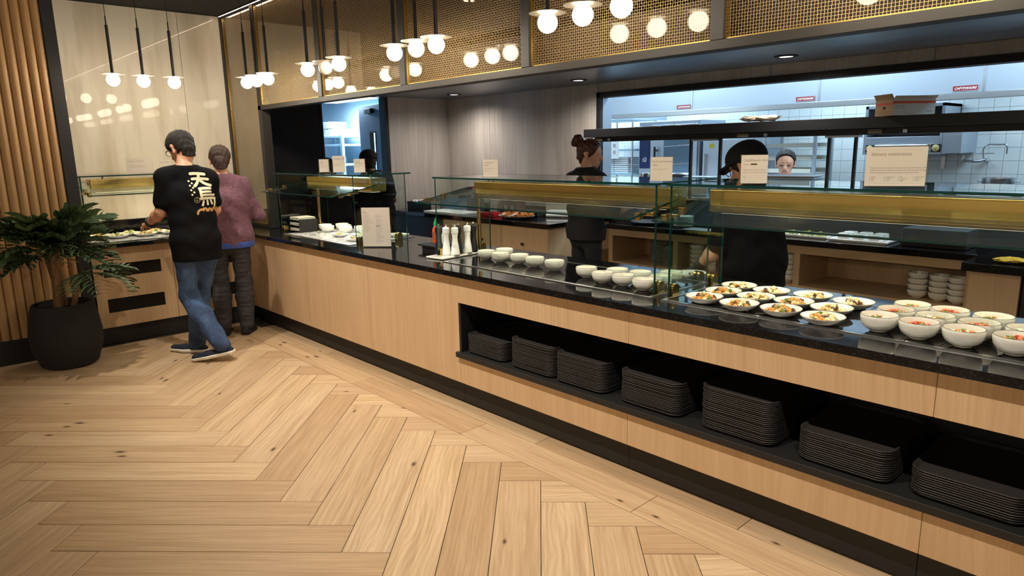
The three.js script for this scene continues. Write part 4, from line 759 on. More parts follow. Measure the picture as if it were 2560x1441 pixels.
{
  const hz = -7.55, t = thing('exhaust_hood', 'long stainless exhaust hood with red maker plates over the cooking line', 'hood', [-2.5, 1.98, -8.2]);
  const P = (n, g, m) => part(t, n, T(g, 2.5, -1.98, 8.2), m);
  const js = [-6.15, -4.87, -3.305, -1.806, -0.3, 1.2];
  for (let i = 0; i < 5; i++) P('hood_panel', box(js[i] + 0.002, js[i + 1] - 0.002, 2.045, CEIL - 0.002, hz - 0.02, hz, 0.003), M.steelSoft);
  for (const x of js.slice(1, 5)) P('seam_strip', box(x - 0.012, x + 0.012, 2.05, CEIL - 0.01, hz, hz + 0.006), M.steel);
  P('gutter', box(-6.15, 1.2, 1.985, 2.045, hz - 0.06, hz + 0.012, 0.004), M.steel); P('hood_end', box(-6.16, -6.15, 1.985, CEIL - 0.002, -8.88, hz), M.steelSoft); P('hood_top', box(-6.15, 1.2, 2.5, 2.51, -8.88, hz - 0.02), M.steelSoft);
  const mk = canvasTex(512, 128, (x, w, h) => { x.fillStyle = '#7d1622'; x.fillRect(0, 0, w, h); x.strokeStyle = '#f2f2f2'; x.lineWidth = 5; x.strokeRect(7, 7, w - 14, h - 14); x.fillStyle = '#fff'; x.font = 'italic bold 70px sans-serif'; x.textAlign = 'center'; x.fillText('CAPTIVEAIRE', w / 2, 90, w - 40); });
  for (const x of [-4.98, -3.45, -1.95]) { const g = box(-0.13, 0.13, -0.035, 0.035, 0, 0.002); T(g, 0, 0, 0); const pl = P('maker_plate', T(new THREE.PlaneGeometry(0.21, 0.052), x, 2.085, hz + 0.0085), new THREE.MeshPhysicalMaterial({ map: mk, roughness: 0.4 })); pl.userData.label = 'red plate with white slanted lettering'; }
  for (const x of [-5.5, -3.3, -1.1]) areaLight(COOL, K_KITCHEN * 0.5, 1.2, 0.2, [x, 2.44, -8.25], [x, 0, -8.25]);
  for (const x of [-5.5, -3.3, -1.1]) { const k = thing('hood_light', 'flat white light inside the exhaust hood', 'light', [x, 2.45, -8.25], 0, 'hood lights'); part(k, 'fitting', box(-0.62, 0.62, 0.004, 0.045, -0.12, 0.12, 0.005), M.white); part(k, 'lamp_lens', box(-0.6, 0.6, 0, 0.004, -0.1, 0.1), emis([0.85, 0.94, 1], 2.5)); }
}
{
  const K = (n, l, c, x0, x1, z0, z1) => { const t = thing(n, l, c, [(x0 + x1) / 2, 0, (z0 + z1) / 2]); return [t, (nm, g, m) => part(t, nm, T(g, -(x0 + x1) / 2, 0, -(z0 + z1) / 2), m)]; };
  { const [t, P] = K('combi_oven', 'steel combi oven with dark blue control panel', 'oven', -6.15, -5.15, -8.85, -8.15);
    P('body', box(-6.15, -5.15, 0.5, 1.95, -8.85, -8.2, 0.01), M.steelSoft); P('stand', box(-6.12, -5.18, 0, 0.5, -8.8, -8.25, 0.01), M.steelSoft);
    const bl = P('control_panel', box(-6.13, -5.95, 1.3, 1.8, -8.2, -8.185, 0.004), plain(0x1f2c62, 0.25)); const lg = canvasTex(128, 128, (x, w, h) => { x.fillStyle = '#1f2c62'; x.fillRect(0, 0, w, h); x.strokeStyle = '#fff'; x.lineWidth = 13; x.beginPath(); x.arc(50, 66, 24, 0, 7); x.stroke(); x.beginPath(); x.arc(62, 60, 44, -1.4, 1.3); x.stroke(); }); part(bl, 'spiral_logo', new THREE.PlaneGeometry(0.1, 0.1), new THREE.MeshPhysicalMaterial({ map: lg, roughness: 0.3 }), [-0.39, 1.42, 0.316]);
    P('door', box(-5.93, -5.17, 0.7, 1.9, -8.2, -8.17, 0.006), M.steelSoft); P('door_window', box(-5.7, -5.24, 0.85, 1.82, -8.17, -8.166, 0.001), plain(0x5f7c92, 0.08, { specularIntensity: 1 })); P('handle', merge([rod([-5.82, 1.2, -8.12], [-5.82, 1.6, -8.12], 0.016), rod([-5.82, 1.25, -8.17], [-5.82, 1.25, -8.12], 0.012), rod([-5.82, 1.55, -8.17], [-5.82, 1.55, -8.12], 0.012)]), M.black); P('rack_rail', merge([rod([-5.68, 1.35, -8.163], [-5.26, 1.37, -8.163], 0.006), rod([-5.68, 1.6, -8.163], [-5.26, 1.62, -8.163], 0.006)]), M.chrome); }
  { const [t, P] = K('fridge', 'tall stainless fridge with yellow sticker beside the oven', 'fridge', -5.1, -4.36, -8.85, -8.15);
    P('body', box(-5.1, -4.36, 0.1, 1.88, -8.85, -8.2, 0.008), M.steelSoft); P('door', box(-5.08, -4.38, 0.14, 1.68, -8.2, -8.17, 0.006), M.steelSoft); P('handle', rod([-5.03, 0.9, -8.14], [-5.03, 1.5, -8.14], 0.013), M.steel); P('sticker', box(-4.98, -4.91, 1.57, 1.63, -8.17, -8.1685), plain(0xd9cf2f, 0.5)); P('vent_slot', merge([box(-5.05, -4.41, 1.7, 1.715, -8.2, -8.195), box(-5.05, -4.41, 1.74, 1.755, -8.2, -8.195)]), M.black); P('foot', merge([box(-5.05, -5.0, 0, 0.1, -8.8, -8.3), box(-4.46, -4.41, 0, 0.1, -8.8, -8.3)]), M.black); }
  { const [t, P] = K('sheet_pan_rack', 'tall aluminium sheet pan rack with white slides', 'rack', -4.2, -3.55, -8.6, -8.1);
    for (const x of [-4.19, -3.56]) for (const z of [-8.58, -8.12]) P('upright', box(x - 0.02, x + 0.02, 0, 1.85, z - 0.015, z + 0.015, 0.003), M.steelSoft); for (let i = 0; i < 11; i++) P('slide', merge([box(-4.19, -4.15, 0.2 + i * 0.15, 0.21 + i * 0.15, -8.58, -8.12), box(-3.6, -3.56, 0.2 + i * 0.15, 0.21 + i * 0.15, -8.58, -8.12)]), M.steelSoft); }
  let pn; for (let i = 0; i < 11; i++) { const p = [-3.875, 0.213 + i * 0.15, -8.35], l = 'pale sheet pan slid into the tall rack'; pn = pn ? (dup(pn, p, 0, l), pn) : one('sheet_pan', l, 'sheet pan', merge([box(-0.275, 0.275, 0, 0.004, -0.22, 0.22), box(-0.275, 0.275, 0.004, 0.05, 0.214, 0.22), box(-0.275, 0.275, 0.004, 0.05, -0.22, -0.214)]), plain(0xcfd0c6, 0.4), p, 0, 'pans in the rack'); }
  { const [t, P] = K('salamander_grill', 'steel wall grill with two round knobs and long bar handle', 'grill', -3.1, -2.13, -8.89, -8.3);
    P('body', merge([box(-3.1, -2.31, 1.47, 1.5, -8.89, -8.32), box(-3.1, -3.07, 1.5, 2.0, -8.89, -8.32), box(-2.34, -2.31, 1.5, 2.0, -8.89, -8.32), box(-3.1, -2.31, 1.97, 2.0, -8.89, -8.32), box(-3.1, -2.31, 1.5, 2.0, -8.89, -8.86)]), M.steelSoft); P('cavity', box(-3.07, -2.34, 1.66, 1.97, -8.6, -8.55), M.black); P('apron', box(-3.07, -2.34, 1.5, 1.66, -8.34, -8.31, 0.004), M.steelSoft); P('side_tray', box(-2.31, -2.13, 1.475, 1.75, -8.89, -8.32, 0.006), M.steelSoft);
    P('bar_handle', merge([rod([-2.95, 1.565, -8.26], [-2.42, 1.565, -8.26], 0.012), rod([-2.95, 1.565, -8.31], [-2.95, 1.565, -8.26], 0.01), rod([-2.42, 1.565, -8.31], [-2.42, 1.565, -8.26], 0.01)]), M.chrome); for (const x of [-3.02, -2.36]) { const k = P('knob_plate', box(x - 0.045, x + 0.045, 1.495, 1.575, -8.31, -8.3, 0.002), M.black); part(k, 'knob', lathe([[0.001, 0.02], [0.018, 0.02], [0.02, 0.012], [0.035, 0.012], [0.036, 0]], 18).rotateX(Math.PI / 2), plain(0xd8c98a, 0.3), [x + 2.615, 1.535, -8.3 + 8.595]); } for (const x of [-3.0, -2.45]) P('bracket', box(x, x + 0.04, 1.3, 1.47, -8.89, -8.86), M.steel); }
  { const [t, P] = K('pot_filler', 'chrome pot filler tap with crosshandles on the tiled wall', 'tap', -2.25, -1.8, -8.89, -8.7); t.position.y = 0;
    P('tap_body', merge([tube([[-2.215, 1.4, -8.75], [-2.16, 1.385, -8.75], [-2.06, 1.385, -8.75], [-2.0, 1.4, -8.75]], 0.014, 20, 8), rod([-2.21, 1.4, -8.888], [-2.21, 1.4, -8.74], 0.022, 0.02), rod([-2.01, 1.4, -8.888], [-2.01, 1.4, -8.74], 0.022, 0.02)]), M.chrome); P('cross_handle', merge([rod([-2.21, 1.4, -8.75], [-2.21, 1.455, -8.75], 0.009), rod([-2.27, 1.458, -8.75], [-2.19, 1.455, -8.75], 0.006), rod([-2.125, 1.385, -8.75], [-2.125, 1.46, -8.75], 0.009), rod([-2.125, 1.465, -8.75], [-1.93, 1.468, -8.75], 0.006)]), M.chrome);
    P('spout', tube([[-2.02, 1.4, -8.75], [-2.03, 1.52, -8.75], [-2.0, 1.556, -8.75], [-1.9, 1.558, -8.75], [-1.835, 1.556, -8.75], [-1.822, 1.53, -8.75], [-1.82, 1.46, -8.75]], 0.009, 40, 8), M.chrome); }
  { const [t, P] = K('cook_line', 'stainless cooking range below the tiled wall', 'range', -3.4, 1.0, -8.88, -8.1); P('range_body', box(-3.4, 1.0, 0.1, 1.0, -8.88, -8.12, 0.008), M.steelSoft); P('range_top', box(-3.4, 1.0, 1.0, 1.03, -8.88, -8.1, 0.004), M.black); P('range_foot', merge([box(-3.3, -3.2, 0, 0.1, -8.8, -8.2), box(0.8, 0.9, 0, 0.1, -8.8, -8.2)]), M.black); }
  { const t = thing('steel_pot', 'wide steel pot on the cooking range below the tap', 'pot', [-1.81, 1.031, -8.5]); part(t, 'pot_body', lathe([[0.001, 0], [0.14, 0], [0.142, 0.19], [0.146, 0.192], [0.138, 0.192], [0.136, 0.006], [0.001, 0.006]], 30), M.steel); part(t, 'handle', merge([-1, 1].map(s => tube([[s * 0.14, 0.15, -0.03], [s * 0.175, 0.155, -0.02], [s * 0.175, 0.155, 0.02], [s * 0.14, 0.15, 0.03]], 0.006, 14, 6))), M.steel); }
  // left shelving
  { const [t, P] = K('wire_shelving', 'blue-white metal shelving by the kitchen window edge', 'shelving', -6.95, -6.2, -8.7, -8.1); for (const x of [-6.94, -6.21]) for (const z of [-8.68, -8.12]) P('upright', rod([x, 0, z], [x, 2.3, z], 0.014), M.steel); for (const y of [0.4, 0.85, 1.2, 1.55, 1.98]) P('shelf', box(-6.95, -6.2, y, y + 0.025, -8.7, -8.1, 0.003), plain(0x9cc3d6, 0.4)); }
  let bx; const bm = plain(0xdfe6ea, 0.5);
  for (const [x, y, w] of [[-6.75, 2.006, 'the top shelf of the kitchen shelving'], [-6.4, 2.006, 'the top shelf of the kitchen shelving'], [-6.72, 1.226, 'the lower shelf of the kitchen shelving'], [-6.45, 1.226, 'the lower shelf of the kitchen shelving'], [-6.72, 1.346, 'the lower shelf of the kitchen shelving'], [-6.45, 1.346, 'the lower shelf of the kitchen shelving']]) { const l = 'white stacked food containers on ' + w, g = 'containers on ' + w; if (!bx) { bx = thing('food_container', l, 'container', [x, y, -8.3], 0, g); for (let i = 0; i < 4; i++) part(bx, 'container_rim', box(-0.13, 0.13, i * 0.029, i * 0.029 + 0.024, -0.13, 0.13, 0.004), bm); } else dup(bx, [x, y, -8.3], 0, l, g); }
  { const ps = canvasTex(256, 256, (x, w, h) => { x.fillStyle = '#e9f0f4'; x.fillRect(0, 0, w, h); x.fillStyle = '#c2897c'; for (const [a, b] of [[60, 60], [150, 60], [60, 150], [150, 150]]) { x.fillRect(a, b, 46, 46); x.fillStyle = x.fillStyle === '#c2897c' ? '#b5a6a0' : '#c2897c'; } }); const t = thing('wall_poster', 'white poster with four reddish squares hung on the shelving', 'poster', [-6.56, 1.58, -8.09]); part(t, 'printed_sheet', new THREE.PlaneGeometry(0.26, 0.28), new THREE.MeshPhysicalMaterial({ map: ps, roughness: 0.6 }), [0, 0, 0.002]); part(t, 'sheet_back', box(-0.13, 0.13, -0.14, 0.14, -0.001, 0.001), M.white); }
  // on the pass sill
  const SY = 1.131;
  { const b = one('mixing_bowl', 'wide steel mixing bowl on the window sill', 'bowl', lathe([[0.001, 0.02], [0.07, 0.02], [0.15, 0.22], [0.16, 0.225], [0.156, 0.23], [0.145, 0.22], [0.066, 0.026], [0.001, 0.026]], 32), M.steel, [-3.98, SY - 0.02, -5.94]); }
  { const t = thing('steel_container', 'rectangular steel container with lid on the window sill', 'container', [-3.69, SY, -5.92]); part(t, 'container_body', box(-0.13, 0.13, 0, 0.17, -0.1, 0.1, 0.012), M.steel); part(t, 'lid', box(-0.14, 0.14, 0.17, 0.185, -0.11, 0.11, 0.004), M.steelSoft); }
  { const t = thing('menu_rack', 'black rack of dark folders beside the steel bowl on the sill', 'rack', [-4.3, SY, -5.9]); part(t, 'rack_frame', merge([box(-0.11, 0.11, 0, 0.01, -0.08, 0.08), box(-0.11, -0.1, 0.01, 0.16, -0.08, 0.08), box(0.1, 0.11, 0.01, 0.2, -0.08, 0.08)]), M.black); for (let i = 0; i < 4; i++) part(t, 'folder', box(-0.006, 0.006, 0, 0.2, -0.07, 0.07), i % 2 ? plain(0x3a2a24, 0.6) : M.paper, [-0.07 + i * 0.04, 0.012, 0], [0, 0, -0.18]); }
  let sp; for (let i = 0; i < 9; i++) { const p = [-2.86 + (i % 2) * 0.02, SY + 0.06 + i * 0.017, -5.95], l = 'grey sheet pan in the pile on the window sill'; sp = sp ? (dup(sp, p, 0.05 * (i % 3), l), sp) : one('sheet_pan', l, 'sheet pan', merge([box(-0.27, 0.27, 0, 0.003, -0.13, 0.13), box(-0.285, 0.285, 0.003, 0.012, 0.125, 0.14), box(-0.285, 0.285, 0.003, 0.012, -0.14, -0.125), box(-0.285, -0.27, 0.003, 0.012, -0.13, 0.13), box(0.27, 0.285, 0.003, 0.012, -0.13, 0.13)]), M.steelSoft, p, 0, 'pan pile on the sill'); }
  one('sill_box', 'low white insulated box under the sheet pan pile', 'box', box(-0.45, 0.45, 0, 0.06, -0.14, 0.14, 0.01), M.white, [-2.85, SY, -5.95]);
  { const s = canvasTex(256, 128, (x, w, h) => { x.fillStyle = '#eef4f5'; x.fillRect(0, 0, w, h); x.fillStyle = '#4f7f7a'; x.font = 'bold 38px sans-serif'; x.fillText('START TAKE', 24, 70, 210); }); const t = thing('label_printer', 'small white label box with teal lettering on the window sill', 'label box', [-1.7, SY, -5.86]); part(t, 'box_body', box(-0.1, 0.1, 0, 0.1, -0.06, 0.06, 0.006), M.white); part(t, 'printed_label', new THREE.PlaneGeometry(0.17, 0.07), new THREE.MeshPhysicalMaterial({ map: s, roughness: 0.5 }), [0, 0.055, 0.0606]); }
  for (const [x, w] of [[-1.35, 'beside the label box'], [-0.95, 'further along from the label box']]) one('sill_pan', 'white insert pan on the window sill ' + w, 'pan', box(-0.15, 0.15, 0, 0.09, -0.12, 0.12, 0.012), M.white, [x, SY, -5.95]);
}
// ================================================================ back room
{
  const d = struct('door_1', null, null, [XW - 0.12, 0, -4.775]); d.rotation.y = -0.2;
  part(d, 'door_leaf', merge([box(-0.86, 0, 0.01, 1.0, -0.045, 0), box(-0.86, 0, 1.86, 2.2, -0.045, 0), box(-0.86, -0.46, 1.0, 1.86, -0.045, 0), box(-0.26, 0, 1.0, 1.86, -0.045, 0)]), plain(0x4d5a70, 0.5));
  part(d, 'vision_panel', box(-0.46, -0.26, 1.0, 1.86, -0.026, -0.02), M.glass); part(d, 'vision_frame', merge([box(-0.475, -0.455, 0.99, 1.87, -0.05, 0.005), box(-0.265, -0.245, 0.99, 1.87, -0.05, 0.005), box(-0.475, -0.245, 1.855, 1.875, -0.05, 0.005), box(-0.475, -0.245, 0.985, 1.005, -0.05, 0.005)]), M.black); part(d, 'door_closer', box(-0.5, -0.28, 2.1, 2.16, 0, 0.05, 0.005), M.black);
  const r = thing('steel_rack', 'white-blue metal rack of boxes seen through the doorway', 'rack', [-9.45, 0, -5.2]); const rm = plain(0xbfe0f2, 0.4);
  for (const x of [-0.5, 0.46]) for (const z of [-0.2, 0.2]) part(r, 'upright', box(x - 0.03, x + 0.03, 0, 1.86, z - 0.02, z + 0.02, 0.004), rm); for (const y of [0.3, 0.75, 1.1, 1.42, 1.7, 1.82]) part(r, 'shelf', box(-0.5, 0.46, y, y + 0.03, -0.2, 0.2, 0.003), rm);
  let b; [[-9.7, 1.851, 0.1], [-9.35, 1.851, 0.1], [-9.6, 1.961, 0.09], [-9.65, 1.451, 0.1], [-9.3, 1.131, 0.11], [-9.7, 1.131, 0.11]].forEach(([x, y, h], i) => { const l = i < 3 ? 'white carton on top of the back room rack' : 'white carton on a lower shelf of the back room rack', g = i < 3 ? 'cartons on the rack top' : 'cartons on rack shelves'; b = b ? (dup(b, [x, y, -5.2], 0.05 * i, l, g), b) : thing('carton', l, 'carton', [x, y, -5.2], 0, g); if (!b.children.length) { part(b, 'carton_body', box(-0.15, 0.15, 0, 0.1, -0.14, 0.14, 0.004), plain(0xcfd2cd, 0.8)); part(b, 'tape', box(-0.151, 0.151, 0.03, 0.1005, -0.02, 0.02), plain(0xa9a79b, 0.5)); } });
  const pb = thing('plastic_bag', 'pale blue plastic bag in a grey bin past the doorway', 'bag', [-7.95, 0.45, -4.3]); 
  srand(12); part(pb, 'bag_body', (() => { const l = []; for (let i = 0; i < 8; i++) { const g = chunk(0.09); g.scale(1, 1.5, 0.8); l.push(T(g, rnd(-0.1, 0.1), 0.15 + rnd(0, 0.25), rnd(-0.1, 0.1))); } return merge(l); })(), plain(0x9dbbe0, 0.3)); part(pb, 'bin_frame', merge([box(-0.18, 0.18, -0.45, 0.02, -0.18, 0.18, 0.02)]), plain(0x6e7f96, 0.5));
}
// ================================================================ people
// signed-distance bodies meshed with surface nets
function nets(f, lo, hi, c) {
  const n = [0, 1, 2].map(i => Math.ceil((hi[i] - lo[i]) / c) + 1), [nx, ny, nz] = n, F = new Float32Array(nx * ny * nz), id = (x, y, z) => (z * ny + y) * nx + x;
  for (let z = 0; z < nz; z++) for (let y = 0; y < ny; y++) for (let x = 0; x < nx; x++) {
    F[id(x, y, z)] = f(lo[0] + x * c, lo[1] + y * c, lo[2] + z * c);
  }
  const vid = new Int32Array(nx * ny * nz).fill(-1), pos = [], idx = [];
  for (let z = 0; z < nz - 1; z++) for (let y = 0; y < ny - 1; y++) for (let x = 0; x < nx - 1; x++) {
    let m = 0, k = 0, sx = 0, sy = 0, sz = 0; const v = [];
    for (let i = 0; i < 8; i++) { const d = F[id(x + (i & 1), y + ((i >> 1) & 1), z + (i >> 2))]; v.push(d); if (d < 0) m |= 1 << i; }
    if (m === 0 || m === 255) continue;
    for (let a = 0; a < 8; a++) for (const b of [a | 1, a | 2, a | 4]) if (b !== a && (v[a] < 0) !== (v[b] < 0)) { const t = v[a] / (v[a] - v[b]); sx += (a & 1) + ((b & 1) - (a & 1)) * t; sy += ((a >> 1) & 1) + (((b >> 1) & 1) - ((a >> 1) & 1)) * t; sz += (a >> 2) + ((b >> 2) - (a >> 2)) * t; k++; }
    vid[id(x, y, z)] = pos.length / 3; pos.push(lo[0] + (x + sx / k) * c, lo[1] + (y + sy / k) * c, lo[2] + (z + sz / k) * c);
  }
  const quad = (a, b, c2, d, fl) => { if (a < 0 || b < 0 || c2 < 0 || d < 0) return; fl ? idx.push(a, b, c2, a, c2, d) : idx.push(a, c2, b, a, d, c2); };
  for (let z = 1; z < nz - 1; z++) for (let y = 1; y < ny - 1; y++) for (let x = 1; x < nx - 1; x++) {
    const s = F[id(x, y, z)] < 0;
    if (s !== F[id(x + 1, y, z)] < 0) quad(vid[id(x, y - 1, z - 1)], vid[id(x, y, z - 1)], vid[id(x, y, z)], vid[id(x, y - 1, z)], s);
    if (s !== F[id(x, y + 1, z)] < 0) quad(vid[id(x - 1, y, z - 1)], vid[id(x - 1, y, z)], vid[id(x, y, z)], vid[id(x, y, z - 1)], s);
    if (s !== F[id(x, y, z + 1)] < 0) quad(vid[id(x - 1, y - 1, z)], vid[id(x, y - 1, z)], vid[id(x, y, z)], vid[id(x - 1, y, z)], s);
  }
  const g = new THREE.BufferGeometry(); g.setAttribute('position', new THREE.Float32BufferAttribute(pos, 3)); g.setIndex(idx); g.computeVertexNormals(); uvm(g); return g;
}
// bone: [a, b, ra, rb]; smooth union of tapered capsules
function field(bones, k, cuts = [], wave) {
  const B = bones.map(([a, b, ra, rb]) => ({ a, d: [b[0] - a[0], b[1] - a[1], b[2] - a[2]], l: (b[0] - a[0]) ** 2 + (b[1] - a[1]) ** 2 + (b[2] - a[2]) ** 2 + 1e-9, ra, rb }));
  return (x, y, z) => {
    let s = 1e3;
    for (const o of B) { const px = x - o.a[0], py = y - o.a[1], pz = z - o.a[2]; let t = (px * o.d[0] + py * o.d[1] + pz * o.d[2]) / o.l; t = t < 0 ? 0 : t > 1 ? 1 : t; const ex = px - o.d[0] * t, ey = py - o.d[1] * t, ez = pz - o.d[2] * t; const d = Math.sqrt(ex * ex + ey * ey + ez * ez) - (o.ra + (o.rb - o.ra) * t); const h = Math.max(k - Math.abs(s - d), 0) / k; s = Math.min(s, d) - h * h * k * 0.25; }
    if (wave && s < 0.05) s += wave(x, y, z);
    for (const [p, nn] of cuts) { const q = (x - p[0]) * nn[0] + (y - p[1]) * nn[1] + (z - p[2]) * nn[2]; if (q > s) s = q; } // removes the side the normal points to
    return s;
  };
}
function bounds(bones, pad) { const lo = [1e9, 1e9, 1e9], hi = [-1e9, -1e9, -1e9]; for (const [a, b, ra, rb] of bones) for (const [p, r] of [[a, ra], [b, rb]]) for (let i = 0; i < 3; i++) { lo[i] = Math.min(lo[i], p[i] - r - pad); hi[i] = Math.max(hi[i], p[i] + r + pad); } return [lo, hi]; }
const meshOf = (bones, k, c, cuts, wave) => { const [lo, hi] = bounds(bones, k * 0.5 + 2 * c); return nets(field(bones, k, cuts, wave), lo, hi, c); };
const V = { sub: (a, b) => [a[0] - b[0], a[1] - b[1], a[2] - b[2]], add: (a, b, t = 1) => [a[0] + b[0] * t, a[1] + b[1] * t, a[2] + b[2] * t], lerp: (a, b, t) => [a[0] + (b[0] - a[0]) * t, a[1] + (b[1] - a[1]) * t, a[2] + (b[2] - a[2]) * t], norm: a => { const l = Math.hypot(...a) || 1; return a.map(v => v / l); }, cross: (a, b) => [a[1] * b[2] - a[2] * b[1], a[2] * b[0] - a[0] * b[2], a[0] * b[1] - a[1] * b[0]] };
function handBones(w, dir, up, side, curl = 0.5) { // wrist, finger direction, back-of-hand normal, +1 thumb on the `side` vector
  dir = V.norm(dir); let s = V.norm(V.cross(dir, up)); s = s.map(v => v * side); const u = V.norm(V.cross(s, dir)).map(v => v * side);
  const at = (f, l, h) => V.add(V.add(V.add(w, dir, f), s, l), u, h), out = [];
  for (const l of [-0.027, -0.009, 0.009, 0.027]) out.push([at(0.0, l * 0.55, 0), at(0.082, l, 0), 0.016, 0.0125]);
  const len = [0.058, 0.07, 0.076, 0.068];
  [-0.03, -0.01, 0.01, 0.03].forEach((l, i) => { const L = len[i], c = curl, a = at(0.085, l, 0.002), b = at(0.085 + L * 0.45 * Math.cos(c), l * 1.12, -L * 0.45 * Math.sin(c)), d = at(0.085 + L * (0.45 * Math.cos(c) + 0.55 * Math.cos(2 * c)), l * 1.15, -L * (0.45 * Math.sin(c) + 0.55 * Math.sin(2 * c))); out.push([a, b, 0.0095, 0.0088], [b, d, 0.0088, 0.0075]); });
  out.push([at(0.02, 0.028, -0.006), at(0.06, 0.052, -0.022), 0.013, 0.0105], [at(0.06, 0.052, -0.022), at(0.092, 0.054, -0.034), 0.0105, 0.0085]);
  return out;
}
const rotY = (p, a) => [p[0] * Math.cos(a) + p[2] * Math.sin(a), p[1], -p[0] * Math.sin(a) + p[2] * Math.cos(a)];
const rotX = (p, a) => [p[0], p[1] * Math.cos(a) - p[2] * Math.sin(a), p[1] * Math.sin(a) + p[2] * Math.cos(a)];
function person(o) {
  const { label, pos, turn, J, fit = 1, skin, top, bottom, hair, headTilt = 0, headYaw = 0, hs = 1 } = o;
  const root = thing('person', label, 'person', pos, turn);
  const hd = p => { const q = rotY(rotX([p[0] * hs, p[1] * hs, p[2] * hs], headTilt), headYaw); return V.add(J.head, q); };
  const hb = (a, b, r, q) => [hd(a), hd(b), r * hs, q * hs];
  const headB = [hb([0, 0.036, -0.028], [0, 0.036, 0.02], 0.079, 0.074), hb([0, 0.05, -0.01], [0, 0.03, -0.01], 0.076, 0.078), hb([0, -0.02, 0.026], [0, -0.07, 0.048], 0.064, 0.04), hb([-0.022, -0.075, 0.035], [0.022, -0.075, 0.035], 0.03, 0.03), hb([0, -0.02, -0.03], [0, -0.06, -0.02], 0.066, 0.053)];
  const faceB = [hb([0, 0.015, 0.088], [0, -0.022, 0.104], 0.009, 0.0135), hb([0, -0.022, 0.098], [0, -0.024, 0.106], 0.013, 0.011), hb([-0.02, -0.052, 0.074], [0.02, -0.052, 0.074], 0.012, 0.012), hb([-0.035, 0.03, 0.076], [0.035, 0.03, 0.076], 0.012, 0.012)];
  const earB = [-1, 1].flatMap(s => [hb([s * 0.076, 0.02, -0.012], [s * 0.08, -0.025, -0.004], 0.013, 0.009), hb([s * 0.077, 0.018, -0.02], [s * 0.082, 0.022, -0.005], 0.01, 0.01)]);
  const R = J.r ?? {}, ch = R.chest ?? 0.115, wa = R.waist ?? 0.105, pe = R.pelvis ?? 0.115, cw = R.cw ?? 0.085, sw = R.sw ?? 1;
  const mid = V.lerp(J.pelvis, J.chest, 0.5);
  const side = (p, dx, dz = 0) => { const q = rotY([dx, 0, dz], J.twist ?? 0); return V.add(p, q); };
  const torso = g => [[side(J.pelvis, -cw), side(J.pelvis, cw), pe + g, pe + g], [side(mid, -cw * 0.75), side(mid, cw * 0.75), wa + g, wa + g], [side(J.chest, -cw), side(J.chest, cw), ch + g, ch + g], [side(J.pelvis, -cw * 0.9), side(J.chest, -cw), wa + g, ch + g], [side(J.pelvis, cw * 0.9), side(J.chest, cw), wa + g, ch + g], [J.shL, V.lerp(J.shL, J.neck, 0.75), 0.062 + g, 0.055 + g], [J.shR, V.lerp(J.shR, J.neck, 0.75), 0.062 + g, 0.055 + g], [J.chest, J.neck, ch * 0.8 + g, 0.058 + g]];
  const arm = (s, e, w, g) => [[s, e, 0.054 + g, 0.043 + g], [e, V.lerp(e, w, 0.35), 0.043 + g, 0.044 + g], [V.lerp(e, w, 0.35), w, 0.044 + g, 0.029 + g]];
  const leg = (h, k, a, g, gl = g) => [[h, k, 0.083 * sw + g, 0.06 * sw + g], [k, V.lerp(k, a, 0.35), 0.06 * sw + g, 0.06 * sw + gl], [V.lerp(k, a, 0.35), a, 0.06 * sw + gl, 0.042 * sw + gl]];
  // one continuous skin body
  const bodyB = [...torso(-0.012), ...arm(J.shL, J.elL, J.wrL, -0.002), ...arm(J.shR, J.elR, J.wrR, -0.002), ...leg(J.hipL, J.knL, J.anL, -0.014), ...leg(J.hipR, J.knR, J.anR, -0.014), [J.neck, V.lerp(J.neck, J.head, 0.75), 0.054, 0.052]];
  const parts = [meshOf(bodyB, 0.035, 0.013)];
  parts.push(meshOf([...headB, ...faceB, ...earB, [V.lerp(J.neck, J.head, 0.25), hd([0, -0.04, -0.015]), 0.05, 0.052]], 0.016, 0.0065));
  for (const [h, ok] of [[J.handL, 1], [J.handR, 1]]) if (h) parts.push(meshOf(h, 0.008, 0.0042));
  part(root, 'body', merge(parts), skin);
  // clothes
  const fold = (q, am) => (x, y, z) => am * (Math.sin(y * 46 + Math.sin(x * 17 + q) * 2.4 + z * 9) * 0.6 + Math.sin(y * 23 + x * 31 + q * 2 + z * 21) * 0.4);
  const sl = o.sleeve ?? 0.62;
  const sleeve = (s, e, w, g) => sl <= 1 ? [[s, V.lerp(s, e, sl), 0.064 + g, 0.064 + g]] : [[s, e, 0.06 + g, 0.05 + g], [e, V.lerp(e, w, sl - 1), 0.052 + g, 0.042 + g]];
  const hem = o.hem ?? [J.pelvis[0], J.pelvis[1] - 0.1, J.pelvis[2]];
  const skirt = [[side(J.pelvis, -cw), side(V.add(J.pelvis, [0, -0.2, 0]), -cw), pe + 0.02, pe + 0.02], [side(J.pelvis, cw), side(V.add(J.pelvis, [0, -0.2, 0]), cw), pe + 0.02, pe + 0.02], [V.add(J.pelvis, [0, 0, -0.02]), V.add(J.pelvis, [0, -0.2, -0.02]), pe + 0.02, pe + 0.02]];
  const cuts = [[hem, [0, -1, 0]], [V.add(J.neck, [0, 0.035, 0]), V.norm(o.neckN ?? [0, 1, -0.1])]];
  const slv = [[J.shL, J.elL, J.wrL], [J.shR, J.elR, J.wrR]];
  const shirt = meshOf([...torso(0.012), ...skirt, ...slv.flatMap(a => sleeve(...a, 0.002))], 0.05, 0.0115, cuts, fold(o.q ?? 1, o.foldA ?? 0.004));
  const sh = part(root, o.topName ?? 't_shirt', shirt, top);
